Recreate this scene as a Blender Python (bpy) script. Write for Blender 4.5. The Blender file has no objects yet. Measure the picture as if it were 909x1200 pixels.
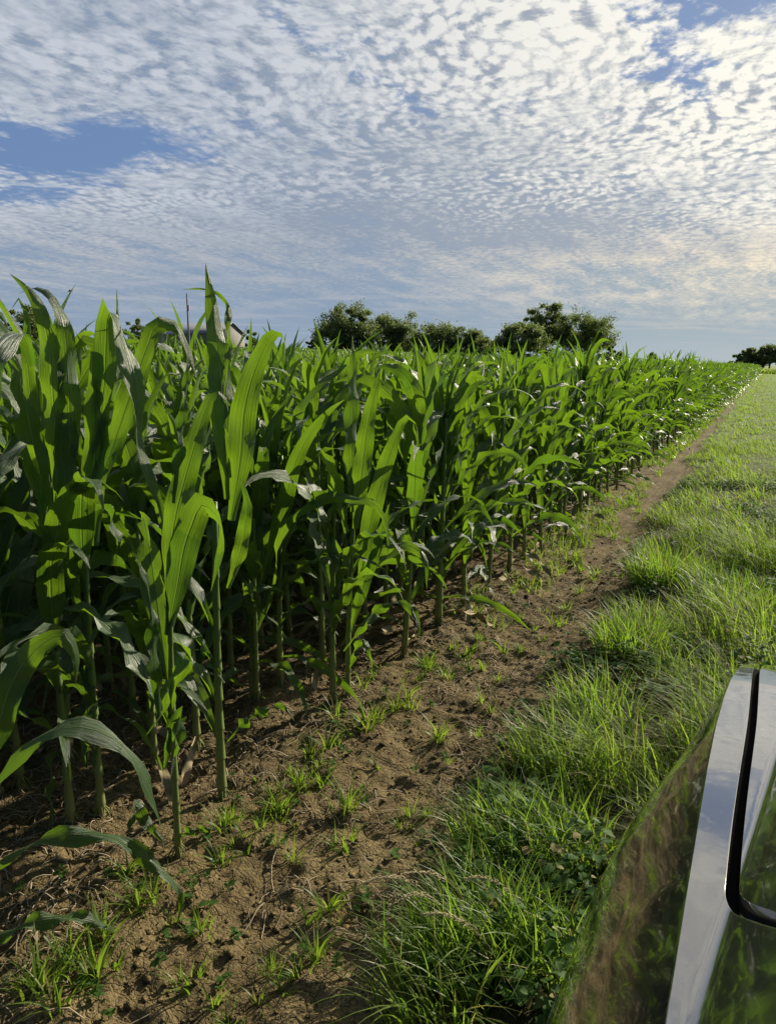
import bpy, bmesh, math, random
import numpy as np
from mathutils import Vector, Matrix
R = math.radians
sc = bpy.context.scene
col = sc.collection

# ------------------------------------------------------------------ camera, sky, sun, exposure
CAM_H = 1.65
CAM_PITCH = R(10.81)
CAM_YAW = R(26.0)
cam_d = bpy.data.cameras.new('camera')
cam = bpy.data.objects.new('camera', cam_d)
col.objects.link(cam)
cam.location = (0, 0, CAM_H)
cam.rotation_euler = (math.pi/2 - CAM_PITCH, 0, CAM_YAW)
cam_d.sensor_fit = 'VERTICAL'
cam_d.sensor_height = 36.0
cam_d.lens = 36.0*901/1200
cam_d.clip_start = 0.02
cam_d.clip_end = 8000
sc.camera = cam

SUN_AZ = R(22.0)          # measured from +Y (the direction of the rows) towards +X
SUN_EL = R(25.0)
sun_d = bpy.data.lights.new('sun', 'SUN')
sun_d.energy = 5.0
sun_d.angle = R(0.5)
sun_d.color = (1.0, 0.90, 0.72)
sun = bpy.data.objects.new('sun', sun_d)
col.objects.link(sun)
SUN_DIR = Vector((math.sin(SUN_AZ)*math.cos(SUN_EL), math.cos(SUN_AZ)*math.cos(SUN_EL), math.sin(SUN_EL)))
sun.rotation_euler = SUN_DIR.to_track_quat('Z', 'Y').to_euler()
sun.location = (20, 60, 60)

sc.view_settings.view_transform = 'Standard'
sc.view_settings.look = 'None'
sc.view_settings.gamma = 1.0
sc.view_settings.use_curve_mapping = False
sc.view_settings.exposure = 0.52
sc.render.engine = 'CYCLES'
sc.cycles.use_denoising = True
sc.cycles.max_bounces = 8
sc.cycles.transmission_bounces = 6
sc.cycles.caustics_reflective = False
sc.cycles.caustics_refractive = False


class NT:
    """small helper that writes node trees as expressions"""
    def __init__(self, tree):
        self.t = tree
        tree.nodes.clear()

    def node(self, typ, **kw):
        n = self.t.nodes.new(typ)
        for k, v in kw.items():
            setattr(n, k, v)
        return n

    def plug(self, sock, v):
        if isinstance(v, bpy.types.NodeSocket):
            self.t.links.new(v, sock)
        elif v is not None:
            if isinstance(v, (tuple, list)) and sock.type == 'RGBA' and len(v) == 3:
                v = (*v, 1)
            sock.default_value = v

    def m(self, op, a, b=None, c=None, clamp=False):
        n = self.node('ShaderNodeMath', operation=op, use_clamp=clamp)
        for s, v in zip(n.inputs, (a, b, c)):
            self.plug(s, v)
        return n.outputs[0]

    def add(self, *v):
        r = v[0]
        for x in v[1:]:
            r = self.m('ADD', r, x)
        return r

    def mul(self, *v):
        r = v[0]
        for x in v[1:]:
            r = self.m('MULTIPLY', r, x)
        return r

    def sub(self, a, b):
        return self.m('SUBTRACT', a, b)

    def smooth(self, x, a, b, lo=0.0, hi=1.0):
        n = self.node('ShaderNodeMapRange', interpolation_type='SMOOTHSTEP')
        for i, v in enumerate((x, a, b, lo, hi)):
            self.plug(n.inputs[i], v)
        return n.outputs[0]

    def xyz(self, x, y, z=0.0):
        n = self.node('ShaderNodeCombineXYZ')
        for s, v in zip(n.inputs, (x, y, z)):
            self.plug(s, v)
        return n.outputs[0]

    def sep(self, v):
        n = self.node('ShaderNodeSeparateXYZ')
        self.plug(n.inputs[0], v)
        return n.outputs

    def noise(self, vec, scale, detail=2.0, rough=0.5, dist=0.0, dims='3D', color=False):
        n = self.node('ShaderNodeTexNoise', noise_dimensions=dims)
        self.plug(n.inputs['Vector'], vec)
        n.inputs['Scale'].default_value = scale
        n.inputs['Detail'].default_value = detail
        n.inputs['Roughness'].default_value = rough
        n.inputs['Distortion'].default_value = dist
        return n.outputs['Color' if color else 'Fac']

    def mix(self, fac, a, b, blend='MIX', clamp=True):
        n = self.node('ShaderNodeMix', data_type='RGBA', blend_type=blend, clamp_factor=clamp)
        self.plug(n.inputs[0], fac)
        self.plug(n.inputs[6], a)
        self.plug(n.inputs[7], b)
        return n.outputs[2]

    def vscale(self, v, s):
        n = self.node('ShaderNodeVectorMath', operation='MULTIPLY')
        self.plug(n.inputs[0], v)
        self.plug(n.inputs[1], s)
        return n.outputs[0]

    def vadd(self, v, s):
        n = self.node('ShaderNodeVectorMath', operation='ADD')
        self.plug(n.inputs[0], v)
        self.plug(n.inputs[1], s)
        return n.outputs[0]

    def ramp(self, fac, stops):
        n = self.node('ShaderNodeValToRGB')
        e = n.color_ramp.elements
        while len(e) < len(stops):
            e.new(0.5)
        for el, (p, c) in zip(e, stops):
            el.position = p
            el.color = (*c, 1)
        self.plug(n.inputs[0], fac)
        return n.outputs[0]


def build_world():
    w = bpy.data.worlds.new('World')
    sc.world = w
    w.use_nodes = True
    g = NT(w.node_tree)
    sky = g.node('ShaderNodeTexSky', sky_type='NISHITA', sun_disc=False, sun_elevation=SUN_EL,
                 sun_rotation=SUN_AZ, altitude=100.0, air_density=1.0, dust_density=1.0, ozone_density=2.0)
    tc = g.node('ShaderNodeTexCoord')
    nrm = g.node('ShaderNodeVectorMath', operation='NORMALIZE')
    g.plug(nrm.inputs[0], tc.outputs['Generated'])
    x, y, z = g.sep(nrm.outputs[0])
    # turn the heading so that D runs roughly north-west with the cloud deck, L across it
    c, s = math.cos(-CAM_YAW), math.sin(-CAM_YAW)
    lx = g.add(g.mul(x, c), g.mul(y, -s))
    dy = g.add(g.mul(x, s), g.mul(y, c))
    zz = g.add(g.m('MAXIMUM', z, 0.0), 0.06)
    L = g.m('DIVIDE', lx, zz)
    D = g.m('DIVIDE', dy, zz)
    p0 = g.xyz(L, D)
    wv = g.vscale(g.vadd(g.noise(p0, 1.3, 2, color=True), (-.5, -.5, -.5)), (.26, .26, 0))
    p = g.vadd(p0, wv)
    # the cloud streets: a frame turned 24 degrees and squeezed along the streets
    a = R(24)
    PL, PD, _ = g.sep(p)
    U = g.sub(g.mul(PL, math.cos(a)), g.mul(PD, math.sin(a)))
    V = g.add(g.mul(PL, math.sin(a)), g.mul(PD, math.cos(a)))

    edge_n = g.vscale(g.vadd(g.noise(p0, 3.2, 5, .62, color=True), (-.5, -.5, -.5)), (1.15, .75, 0))
    GL, GD, _ = g.sep(g.vadd(p0, edge_n))
    def gauss(cx, cy, sx, sy, rot=0.0):
        r = R(rot)
        dx, dyy = g.sub(GL, cx), g.sub(GD, cy)
        u = g.m('DIVIDE', g.add(g.mul(dx, math.cos(r)), g.mul(dyy, math.sin(r))), sx)
        v = g.m('DIVIDE', g.sub(g.mul(dyy, math.cos(r)), g.mul(dx, math.sin(r))), sy)
        return g.m('EXPONENT', g.mul(g.add(g.mul(u, u), g.mul(v, v)), -1.0))

    big = g.sub(g.noise(g.xyz(U, g.mul(V, .6)), .9, 2), .5)
    mid = g.sub(g.add(g.mul(g.noise(g.xyz(U, g.mul(V, .45)), 3.6, 3, .55), .55), g.mul(g.noise(g.xyz(U, g.mul(V, .20)), 7.5, 3, .55), .45)), .5)
    cellp = g.xyz(U, g.mul(V, .72))
    sund = (.0165, .019, 0)
    c1 = g.noise(cellp, 11.5, 2, .5, .15)
    c1s = g.noise(g.vadd(cellp, sund), 11.5, 2, .5, .15)
    c2 = g.noise(cellp, 27.0, 3, .55, .1)
    vw = g.vadd(cellp, g.vscale(g.vadd(g.noise(cellp, 20, 3, .6, color=True), (-.5, -.5, -.5)), (.060, .060, 0)))

    def cells(vec, scale, dist='EUCLIDEAN'):
        n = g.node('ShaderNodeTexVoronoi', feature='SMOOTH_F1', voronoi_dimensions='2D')
        g.plug(n.inputs['Vector'], vec)
        n.inputs['Scale'].default_value = scale
        n.inputs['Smoothness'].default_value = .9
        return g.m('SUBTRACT', 1.0, n.outputs['Distance'])
    sz = g.smooth(g.noise(g.xyz(U, V, 7.7), 1.6, 2), .42, .60)
    v1 = g.m('ADD', g.mul(cells(vw, 23.0), g.sub(1.0, sz)), g.mul(cells(vw, 15.0), sz))
    vs_ = g.vadd(vw, (.009, .010, 0))
    v1s = g.m('ADD', g.mul(cells(vs_, 23.0), g.sub(1.0, sz)), g.mul(cells(vs_, 15.0), sz))
    c3 = g.noise(cellp, 60.0, 3, .6)
    puff = g.add(g.mul(v1, .46), g.mul(c2, .34), g.mul(c1, .30), g.mul(c3, .16), -.13)
    far = g.smooth(D, 3.9, 6.2)
    calm = g.smooth(D, 2.6, 5.2, 1.0, .22)          # the ripples flatten into a soft sheet low down
    patchy = g.add(.42, g.mul(g.smooth(g.noise(g.xyz(U, g.mul(V, .6), 3.3), 1.9, 3, .6), .36, .62), .75))
    calm = g.mul(calm, patchy)
    # how near the direction is to the sun
    dt = g.node('ShaderNodeVectorMath', operation='DOT_PRODUCT')
    g.plug(dt.inputs[0], nrm.outputs[0])
    dt.inputs[1].default_value = SUN_DIR
    cs = dt.outputs['Value']
    near = g.smooth(cs, .55, .95)
    dens = g.add(.50, g.mul(big, .95), g.mul(mid, 1.5), g.mul(g.sub(puff, .5), calm, 1.05),
                 g.mul(far, -.30),
                 g.mul(gauss(-1.25, 3.10, .60, .27, -10), -1.15),
                 g.mul(gauss(-1.70, 3.66, .6, .12, -12), -.75),
                 g.mul(gauss(.84, 2.36, .10, .28, -18), -.80),
                 g.mul(gauss(.88, 2.02, .22, .14, 0), -.95),
                 g.mul(gauss(-.15, 2.3, .10, .45, -24), -.42),
                 g.mul(gauss(.50, 2.62, .10, .14, -10), -.30),
                 g.mul(gauss(2.2, 4.7, .9, .40, -8), .50),
                 g.mul(gauss(-1.0, 4.2, .8, .5, 30), .25),
                 g.mul(gauss(.2, 3.0, 1.2, 1.0), .22))
    dens = g.add(dens, g.mul(g.sub(c2, .5), .55), g.mul(g.sub(c3, .5), .25))
    alpha = g.smooth(dens, -.15, .55)
    relief = g.mul(g.sub(v1, v1s), calm, 1.3)
    grey = g.m('MAXIMUM', gauss(.65, 4.35, 1.25, .95, 8), g.mul(gauss(.15, 3.35, .7, .5), .55))
    body = g.add(.5, g.mul(calm, g.sub(g.smooth(puff, .28, .70), .5), 1.15), g.mul(g.sub(c3, .5), .5), relief, g.mul(mid, 1.5), g.mul(big, .6), g.mul(near, .26), g.mul(grey, -.72), g.mul(g.sub(c2, .5), .9), -.10)
    body = g.m('ADD', body, 0.0, clamp=True)
    lit = g.mix(near, (5.4, 5.8, 6.5), (9.8, 9.5, 8.5))
    lit = g.mix(g.smooth(D, 3.6, 5.2), lit, g.mix(near, (4.9, 5.1, 5.4), (10.2, 8.9, 6.6)))
    shadow = g.mix(near, (2.75, 3.35, 4.3), (3.9, 4.3, 4.8))
    cloudc = g.mix(body, shadow, lit)
    base = g.mix(.80, sky.outputs[0], g.mix(near, (1.40, 2.35, 4.5), (1.75, 2.65, 4.6)))
    low = g.mix(near, (2.35, 3.25, 4.5), (3.6, 4.4, 4.8))
    low = g.mix(g.smooth(D, 6, 14), low, g.mix(near, (3.3, 4.1, 5.1), (4.6, 5.3, 5.4)))
    base = g.mix(g.mul(g.smooth(D, 3.2, 5.6), .92), base, low)
    # the deck thins out behind the viewer: deep blue evening sky there
    behind = g.smooth(dy, -.35, .25)
    alpha = g.mul(alpha, behind, g.smooth(D, 10.5, 4.8), g.smooth(z, .0, .03))
    skyc = g.mix(alpha, base, cloudc)
    # thin streaks low over the skyline
    stk = g.noise(g.xyz(g.mul(L, .55), g.mul(D, 1.5)), 1.5, 4, .6)
    skyc = g.mix(g.mul(g.smooth(stk, .50, .70), g.smooth(D, 4.8, 6.0), g.smooth(D, 13, 8.5), behind, .42), skyc, g.mix(near, (4.6, 4.8, 5.3), (6.6, 6.2, 5.4)))
    # the contrail at the left
    trl = g.sub(D, g.add(3.49, g.mul(g.add(L, 1.66), .28)))
    skyc = g.mix(g.mul(g.smooth(g.m('ABSOLUTE', trl), .045, .0), g.smooth(L, -.95, -1.35), g.smooth(c2, .25, .55), .65), skyc, (5.4, 5.8, 6.4))
    skyc = g.mix(g.smooth(dy, -.5, .35), g.vscale(sky.outputs[0], (.42, .48, .58)), skyc)
    bg = g.node('ShaderNodeBackground')
    g.plug(bg.inputs[0], skyc)
    bg.inputs[1].default_value = 0.072
    out = g.node('ShaderNodeOutputWorld')
    g.plug(out.inputs[0], bg.outputs[0])


build_world()
# ------------------------------------------------------------------ helpers
rng = np.random.default_rng(7)


def smoothstep(a, b, x):
    t = np.clip((np.asarray(x, float) - a)/(b - a), 0, 1)
    return t*t*(3 - 2*t)


def _hash(ix, iy, seed):
    h = (ix.astype(np.int64)*374761393 + iy.astype(np.int64)*668265263 + seed*974711) & 0xffffffff
    h = ((h ^ (h >> 13))*1274126177) & 0xffffffff
    return ((h ^ (h >> 16)) & 0xffff)/65535.0


def vnoise(x, y, seed=0):
    x = np.asarray(x, float); y = np.asarray(y, float)
    ix = np.floor(x); iy = np.floor(y)
    fx = x - ix; fy = y - iy
    fx = fx*fx*fx*(fx*(fx*6 - 15) + 10); fy = fy*fy*fy*(fy*(fy*6 - 15) + 10)
    ix = ix.astype(np.int64); iy = iy.astype(np.int64)
    a = _hash(ix, iy, seed); b = _hash(ix + 1, iy, seed)
    c = _hash(ix, iy + 1, seed); d = _hash(ix + 1, iy + 1, seed)
    return (a + (b - a)*fx)*(1 - fy) + (c + (d - c)*fx)*fy - .5


def fbm(x, y, octv=4, seed=0, gain=.5):
    r = 0; a = 1.0
    for k in range(octv):
        r = r + a*vnoise(x*2**k + 13.7*k, y*2**k - 7.1*k, seed + k)
        a *= gain
    return r


def verge_edge(y):
    """x of the left edge of the grass verge at distance y along the rows"""
    e = np.interp(y, [-4, 1.5, 3, 4.7, 6.9, 12, 26, 62, 110, 170],
                  [-.72, -.76, -.90, -.90, -.97, -1.09, -1.23, -1.42, -1.58, -1.70])
    return e + .22*vnoise(np.asarray(y)*.55, np.asarray(y)*0, 31) + .10*vnoise(np.asarray(y)*2.3, np.asarray(y)*0, 32)


def terrain(x, y):
    x = np.asarray(x, float); y = np.asarray(y, float)
    d = np.hypot(x, y)
    return 1.9*smoothstep(12, 95, d)*smoothstep(16, 54, -x)*smoothstep(-60, 5, y) - .25*smoothstep(60, 170, d)*smoothstep(-3, 3, x)


def ground_z(x, y):
    x = np.asarray(x, float); y = np.asarray(y, float)
    d = np.hypot(x, y)
    z = terrain(x, y)
    fade = 1 - smoothstep(10, 30, d)
    row = np.exp(-((x + 1.72)/.20)**2)*.035 - .035*np.exp(-((x + 1.22)/.26)**2)
    inner = (x < -1.9)*.018*np.cos((x + 1.75)/.38*2*np.pi)
    turf = smoothstep(-.06, .16, x - verge_edge(y))*.045
    lump = .036*fbm(x*2.6, y*2.6, 2, 3) + .026*fbm(x*12, y*12, 2, 11) + .020*(.32 - np.abs(fbm(x*20, y*20, 2, 21))) + .010*vnoise(x*31, y*31, 29)
    return z + (row + inner + turf + lump)*fade


def make_mesh(name, verts, faces, mat=None, uv=None, smooth=True, parent=None, attrs=None, matidx=None):
    """faces: (n,4) or (n,3) int array, or list of such arrays"""
    me = bpy.data.meshes.new(name)
    verts = np.asarray(verts, np.float32)
    if isinstance(faces, np.ndarray):
        faces = [faces]
    faces = [np.asarray(f, np.int32) for f in faces if len(f)]
    loops = np.concatenate([f.ravel() for f in faces])
    tot = np.concatenate([np.full(len(f), f.shape[1], np.int32) for f in faces])
    start = np.concatenate([[0], np.cumsum(tot)[:-1]]).astype(np.int32)
    me.vertices.add(len(verts)); me.vertices.foreach_set('co', verts.ravel())
    me.loops.add(len(loops)); me.loops.foreach_set('vertex_index', loops)
    me.polygons.add(len(tot)); me.polygons.foreach_set('loop_start', start); me.polygons.foreach_set('loop_total', tot)
    if smooth:
        me.polygons.foreach_set('use_smooth', np.ones(len(tot), bool))
    if matidx is not None:
        me.polygons.foreach_set('material_index', np.asarray(matidx, np.int32))
    if uv is not None:
        l = me.uv_layers.new(name='UVMap')
        l.data.foreach_set('uv', np.asarray(uv, np.float32)[loops].ravel())
    for k, v in (attrs or {}).items():
        at = me.attributes.new(k, 'FLOAT', 'POINT')
        at.data.foreach_set('value', np.asarray(v, np.float32))
    me.update(); me.validate()
    for m in (mat if isinstance(mat, (list, tuple)) else [mat]):
        if m:
            me.materials.append(m)
    o = bpy.data.objects.new(name, me)
    col.objects.link(o)
    if parent:
        o.parent = parent
    return o


def tag(o, label=None, cat=None, group=None, kind=None):
    if label: o['label'] = label
    if cat: o['category'] = cat
    if group: o['group'] = group
    if kind: o['kind'] = kind
    return o


def empty(name, loc=(0, 0, 0), rz=0.0, scale=1.0):
    o = bpy.data.objects.new(name, None)
    o.empty_display_size = .1
    o.location = loc; o.rotation_euler = (0, 0, rz); o.scale = (scale,)*3
    col.objects.link(o)
    return o


def copy_tree(o, parent=None):
    c = o.copy(); col.objects.link(c)
    if parent: c.parent = parent
    for ch in o.children:
        copy_tree(ch, c)
    return c


class Geo:
    """collects pieces into one mesh"""
    def __init__(self):
        self.v = []; self.q = []; self.t = []; self.uv = []; self.n = 0

    def put(self, v, q=None, t=None, uv=None):
        v = np.asarray(v, float)
        self.v.append(v)
        self.uv.append(np.zeros((len(v), 2)) if uv is None else np.asarray(uv, float))
        if q is not None and len(q): self.q.append(np.asarray(q) + self.n)
        if t is not None and len(t): self.t.append(np.asarray(t) + self.n)
        self.n += len(v)

    def arrays(self):
        v = np.concatenate(self.v); uv = np.concatenate(self.uv)
        f = []
        if self.q: f.append(np.concatenate(self.q))
        if self.t: f.append(np.concatenate(self.t))
        return v, f, uv

    def build(self, name, mat, parent=None, smooth=True):
        v, f, uv = self.arrays()
        return make_mesh(name, v, f, mat, uv, smooth, parent)

    def tube(self, pts, rad, sides=8, cap=True, vscale=1.0):
        pts = np.asarray(pts, float); n = len(pts)
        rad = np.broadcast_to(np.asarray(rad, float), (n,))
        T = np.gradient(pts, axis=0); T /= np.linalg.norm(T, axis=1)[:, None] + 1e-9
        ref = np.array([1., 0, 0]) if abs(T[0][0]) < .9 else np.array([0, 1., 0])
        a = np.linspace(0, 2*np.pi, sides, endpoint=False)
        V = []
        S = np.cross(T[0], ref); S /= np.linalg.norm(S)
        for i in range(n):
            S = S - T[i]*S.dot(T[i]); S /= np.linalg.norm(S) + 1e-9
            B = np.cross(T[i], S)
            V.append(pts[i] + rad[i]*(np.cos(a)[:, None]*S + np.sin(a)[:, None]*B))
        V = np.concatenate(V)
        i, j = np.meshgrid(np.arange(n - 1), np.arange(sides), indexing='ij')
        k = (j + 1) % sides
        q = np.stack([i*sides + j, i*sides + k, (i + 1)*sides + k, (i + 1)*sides + j], -1).reshape(-1, 4)
        uv = np.stack([np.tile(np.arange(sides)/sides, n), np.repeat(np.arange(n)/(max(n - 1, 1)), sides)*vscale], -1)
        t = []
        if cap:
            for base in (0, (n - 1)*sides):
                for k2 in range(1, sides - 1):
                    t.append([base, base + k2, base + k2 + 1])
        self.put(V, q, t, uv)

    def box(self, c, s):
        c = np.asarray(c, float); s = np.asarray(s, float)/2
        v = np.array([[x, y, z] for x in (-1, 1) for y in (-1, 1) for z in (-1, 1)])*s + c
        self.put(v, [[0, 1, 3, 2], [4, 6, 7, 5], [0, 4, 5, 1], [2, 3, 7, 6], [0, 2, 6, 4], [1, 5, 7, 3]])


# ------------------------------------------------------------------ materials
def new_mat(name):
    m = bpy.data.materials.new(name)
    m.use_nodes = True
    return m, NT(m.node_tree)


def principled(g, base, rough, spec=.5, normal=None, metallic=0.0, coat=0.0):
    b = g.node('ShaderNodeBsdfPrincipled')
    g.plug(b.inputs['Base Color'], base)
    g.plug(b.inputs['Roughness'], rough)
    g.plug(b.inputs['Specular IOR Level'], spec)
    b.inputs['Metallic'].default_value = metallic
    b.inputs['Coat Weight'].default_value = coat
    b.inputs['Coat Roughness'].default_value = .02
    if normal is not None:
        g.plug(b.inputs['Normal'], normal)
    return b.outputs[0]


def finish(g, shader, disp=None):
    o = g.node('ShaderNodeOutputMaterial')
    g.plug(o.inputs[0], shader)


def bump(g, h, strength, dist):
    n = g.node('ShaderNodeBump')
    n.inputs['Strength'].default_value = strength
    n.inputs['Distance'].default_value = dist
    g.plug(n.inputs['Height'], h)
    return n.outputs[0]


def leafy(g, base, trans, fac, rough, spec=.5, normal=None, sheen=0.0):
    """thin plant tissue: glossy skin over a part that lets light through"""
    p = principled(g, base, rough, spec, normal)
    if sheen:
        p.node.inputs['Sheen Weight'].default_value = sheen
        p.node.inputs['Sheen Roughness'].default_value = .35
        p.node.inputs['Sheen Tint'].default_value = (.86, .92, .84, 1)
    t = g.node('ShaderNodeBsdfTranslucent')
    g.plug(t.inputs[0], trans)
    if normal is not None:
        g.plug(t.inputs['Normal'], normal)
    m = g.node('ShaderNodeMixShader')
    g.plug(m.inputs[0], fac)
    g.plug(m.inputs[1], p)
    g.plug(m.inputs[2], t.outputs[0])
    return m.outputs[0]


def mat_soil():
    m, g = new_mat('soil')
    pos = g.node('ShaderNodeNewGeometry').outputs['Position']
    n1 = g.noise(pos, 1.6, 4, .6)
    n2 = g.noise(pos, 11, 5, .62)
    n3 = g.noise(pos, 70, 4, .65)
    c = g.ramp(g.add(g.mul(n1, .5), g.mul(n2, .5)), [(.28, (.085, .062, .031)), (.43, (.160, .119, .055)), (.55, (.232, .176, .082)), (.70, (.320, .255, .135))])
    c = g.mix(g.smooth(n3, .50, .66, 0, .65), c, (.060, .040, .022))
    c = g.mix(g.smooth(g.noise(pos, 120, 3, .7), .60, .72, 0, .6), c, (.36, .29, .18))
    c = g.mix(g.smooth(g.noise(pos, 5.5, 5, .6), .56, .72, 0, .45), c, (.13, .125, .035))       # algae tinge
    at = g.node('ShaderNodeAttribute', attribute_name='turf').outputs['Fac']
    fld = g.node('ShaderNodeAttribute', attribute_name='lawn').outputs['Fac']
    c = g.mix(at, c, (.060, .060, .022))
    lawn = g.mix(g.noise(pos, .8, 5, .6), (.125, .195, .034), (.185, .250, .055))
    c = g.mix(fld, c, lawn)
    vo = g.node('ShaderNodeTexVoronoi', feature='DISTANCE_TO_EDGE')
    g.plug(vo.inputs['Vector'], g.vadd(pos, g.vscale(g.noise(pos, 14, 3, color=True), (.09, .09, .09))))
    vo.inputs['Scale'].default_value = 24
    crack = g.smooth(vo.outputs['Distance'], .0, .09)
    c = g.mix(g.mul(g.sub(1.0, crack), g.smooth(n2, .45, .6), .34), c, (.06, .043, .024))
    c = g.mix(g.smooth(g.noise(pos, 2.6, 4, .65), .50, .66, 0, .4), c, (.095, .072, .038))
    h = g.add(g.mul(crack, .14), g.mul(n2, .65), g.mul(n3, .35), g.mul(g.noise(pos, 190, 3, .6), .18))
    finish(g, principled(g, c, .92, .18, bump(g, h, 1.0, .040)))
    return m


def mat_corn_leaf():
    m, g = new_mat('corn_leaf')
    uv = g.node('ShaderNodeUVMap').outputs[0]
    u, v, _ = g.sep(uv)
    oi = g.node('ShaderNodeObjectInfo').outputs['Random']
    cu = g.m('ABSOLUTE', g.sub(u, .5))
    rib = g.smooth(cu, .012, .045, 1, 0)
    rib = g.mul(rib, g.smooth(v, .55, 1.0, 1, 0))
    pos = g.node('ShaderNodeNewGeometry').outputs['Position']
    fine = g.noise(g.xyz(g.mul(u, 46), g.mul(v, 1.2), g.mul(oi, 9)), 1.0, 2, .6)
    patch = g.noise(pos, 9, 3, .6)
    top = g.mix(patch, (.034, .092, .025), (.056, .130, .030))
    vary = g.m('FRACT', g.add(g.mul(oi, 13.7), g.mul(g.noise(pos, .9, 1), 3.0)))
    top = g.mix(oi, top, g.mix(.5, top, (.080, .150, .022)))
    top = g.mix(g.smooth(vary, .45, 1.0, 0, .7), top, (.026, .068, .024))
    spots = g.smooth(g.noise(g.xyz(g.mul(u, 14), g.mul(v, 60), oi), 1.0, 2), .70, .76)
    top = g.mix(g.mul(spots, .6), top, (.26, .27, .10))
    top = g.mix(g.smooth(fine, .35, .7, 0, .35), top, (.030, .075, .018))
    top = g.mix(g.mul(rib, .8), top, (.22, .31, .11))
    tr = g.mix(patch, (.200, .390, .010), (.300, .500, .022))
    tr = g.mix(g.smooth(fine, .4, .7, 0, .30), tr, (.110, .270, .012))
    tr = g.mix(g.smooth(vary, .45, 1.0, 0, .6), tr, (.105, .255, .016))
    tr = g.mix(g.mul(rib, .5), tr, (.22, .36, .05))
    marg = g.mul(g.smooth(cu, .44, .50), g.smooth(g.noise(pos, 25, 3), .48, .62))
    top = g.mix(g.mul(marg, .5), top, (.30, .26, .10))
    edge = g.mul(g.smooth(g.add(v, g.mul(g.sub(g.noise(pos, 40, 3), .5), .12)), .90, .99), g.smooth(vary, .2, .6))
    top = g.mix(g.mul(edge, .8), top, (.30, .22, .09))
    h = g.add(g.mul(fine, .7), g.mul(g.noise(g.xyz(g.mul(u, 5), g.mul(v, 14)), 1.0, 3), .5), g.mul(rib, 1.2))
    finish(g, leafy(g, top, tr, .37, g.add(.34, g.mul(patch, .16)), .85, bump(g, h, .9, .006), .22))
    return m


def mat_corn_stalk():
    m, g = new_mat('corn_stalk')
    uv = g.node('ShaderNodeUVMap').outputs[0]
    u, v, _ = g.sep(uv)
    st = g.noise(g.xyz(g.mul(u, 22), g.mul(v, 2)), 1.0, 2)
    c = g.ramp(v, [(0.0, (.24, .15, .09)), (.04, (.28, .28, .11)), (.22, (.22, .29, .085)), (1.0, (.13, .22, .045))])
    c = g.mix(g.smooth(st, .45, .75, 0, .45), c, (.055, .10, .03))
    finish(g, leafy(g, c, (.14, .26, .03), .12, .42, .45, bump(g, st, .4, .002)))
    return m


def mat_grass(name, dark, light, tr1, tr2, rough=.45, fac=.45, spec=.25):
    m, g = new_mat(name)
    uv = g.node('ShaderNodeUVMap').outputs[0]
    u, v, _ = g.sep(uv)
    pos = g.node('ShaderNodeNewGeometry').outputs['Position']
    n = g.noise(pos, 2.2, 3, .6)
    k = g.m('FRACT', g.mul(u, 7.31))
    c = g.mix(k, dark, light)
    c = g.mix(g.smooth(n, .4, .65, 0, .5), c, (light[0]*1.25, light[1]*1.05, light[2]))
    c = g.mix(g.smooth(k, .89, .94, 0, .75), c, (.30, .24, .11))
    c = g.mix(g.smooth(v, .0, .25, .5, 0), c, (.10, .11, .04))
    t = g.mix(k, tr1, tr2)
    t = g.mix(g.smooth(k, .89, .94, 0, .75), t, (.30, .22, .08))
    finish(g, leafy(g, c, t, fac, rough, spec))
    return m


def mat_plain(name, c1, c2, scale, rough=.7, spec=.3, metallic=0.0, bmp=.3, bd=.01):
    m, g = new_mat(name)
    tc = g.node('ShaderNodeTexCoord').outputs['Object']
    n = g.noise(tc, scale, 4, .6)
    finish(g, principled(g, g.mix(n, c1, c2), rough, spec, bump(g, n, bmp, bd), metallic))
    return m


def mat_tree_leaf():
    m, g = new_mat('tree_leaf')
    pos = g.node('ShaderNodeNewGeometry').outputs['Position']
    oi = g.node('ShaderNodeObjectInfo').outputs['Random']
    n = g.noise(pos, .35, 3, .6)
    n2 = g.noise(pos, 3.0, 2, .6)
    c = g.mix(n, (.115, .145, .070), (.190, .215, .105))
    c = g.mix(g.mul(n2, .5), c, (.090, .125, .030))
    c = g.mix(g.mul(oi, .35), c, (.055, .075, .030))
    t = g.mix(n, (.18, .26, .06), (.28, .36, .08))
    finish(g, leafy(g, c, t, .38, .55, .4))
    return m


M_SOIL = mat_soil()
M_LEAF = mat_corn_leaf()
M_STALK = mat_corn_stalk()
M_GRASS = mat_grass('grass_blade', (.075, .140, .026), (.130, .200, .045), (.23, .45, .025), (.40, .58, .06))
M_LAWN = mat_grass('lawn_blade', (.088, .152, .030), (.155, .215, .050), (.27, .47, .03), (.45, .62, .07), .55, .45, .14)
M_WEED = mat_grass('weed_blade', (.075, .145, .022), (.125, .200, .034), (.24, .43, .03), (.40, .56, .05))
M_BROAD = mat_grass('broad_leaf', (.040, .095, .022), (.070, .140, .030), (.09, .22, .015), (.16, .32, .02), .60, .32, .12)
M_STRAW = mat_plain('dry_straw', (.22, .17, .105), (.46, .39, .27), 14, .75, .25)
M_SEED = mat_plain('seed_head', (.42, .36, .20), (.55, .47, .27), 40, .8, .2)
M_BARK = mat_plain('bark', (.06, .05, .04), (.13, .11, .09), 3, .9, .1, 0, .6, .05)
M_TREE = mat_tree_leaf()
M_PAINT_W = mat_plain('metal_cladding', (.25, .245, .23), (.30, .29, .27), 2, .5, .4)
M_ROOF = mat_plain('metal_roof', (.16, .17, .19), (.20, .21, .24), 2, .45, .5)
M_WOOD = mat_plain('weathered_wood', (.20, .185, .18), (.28, .26, .25), 3, .85, .2)
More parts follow.
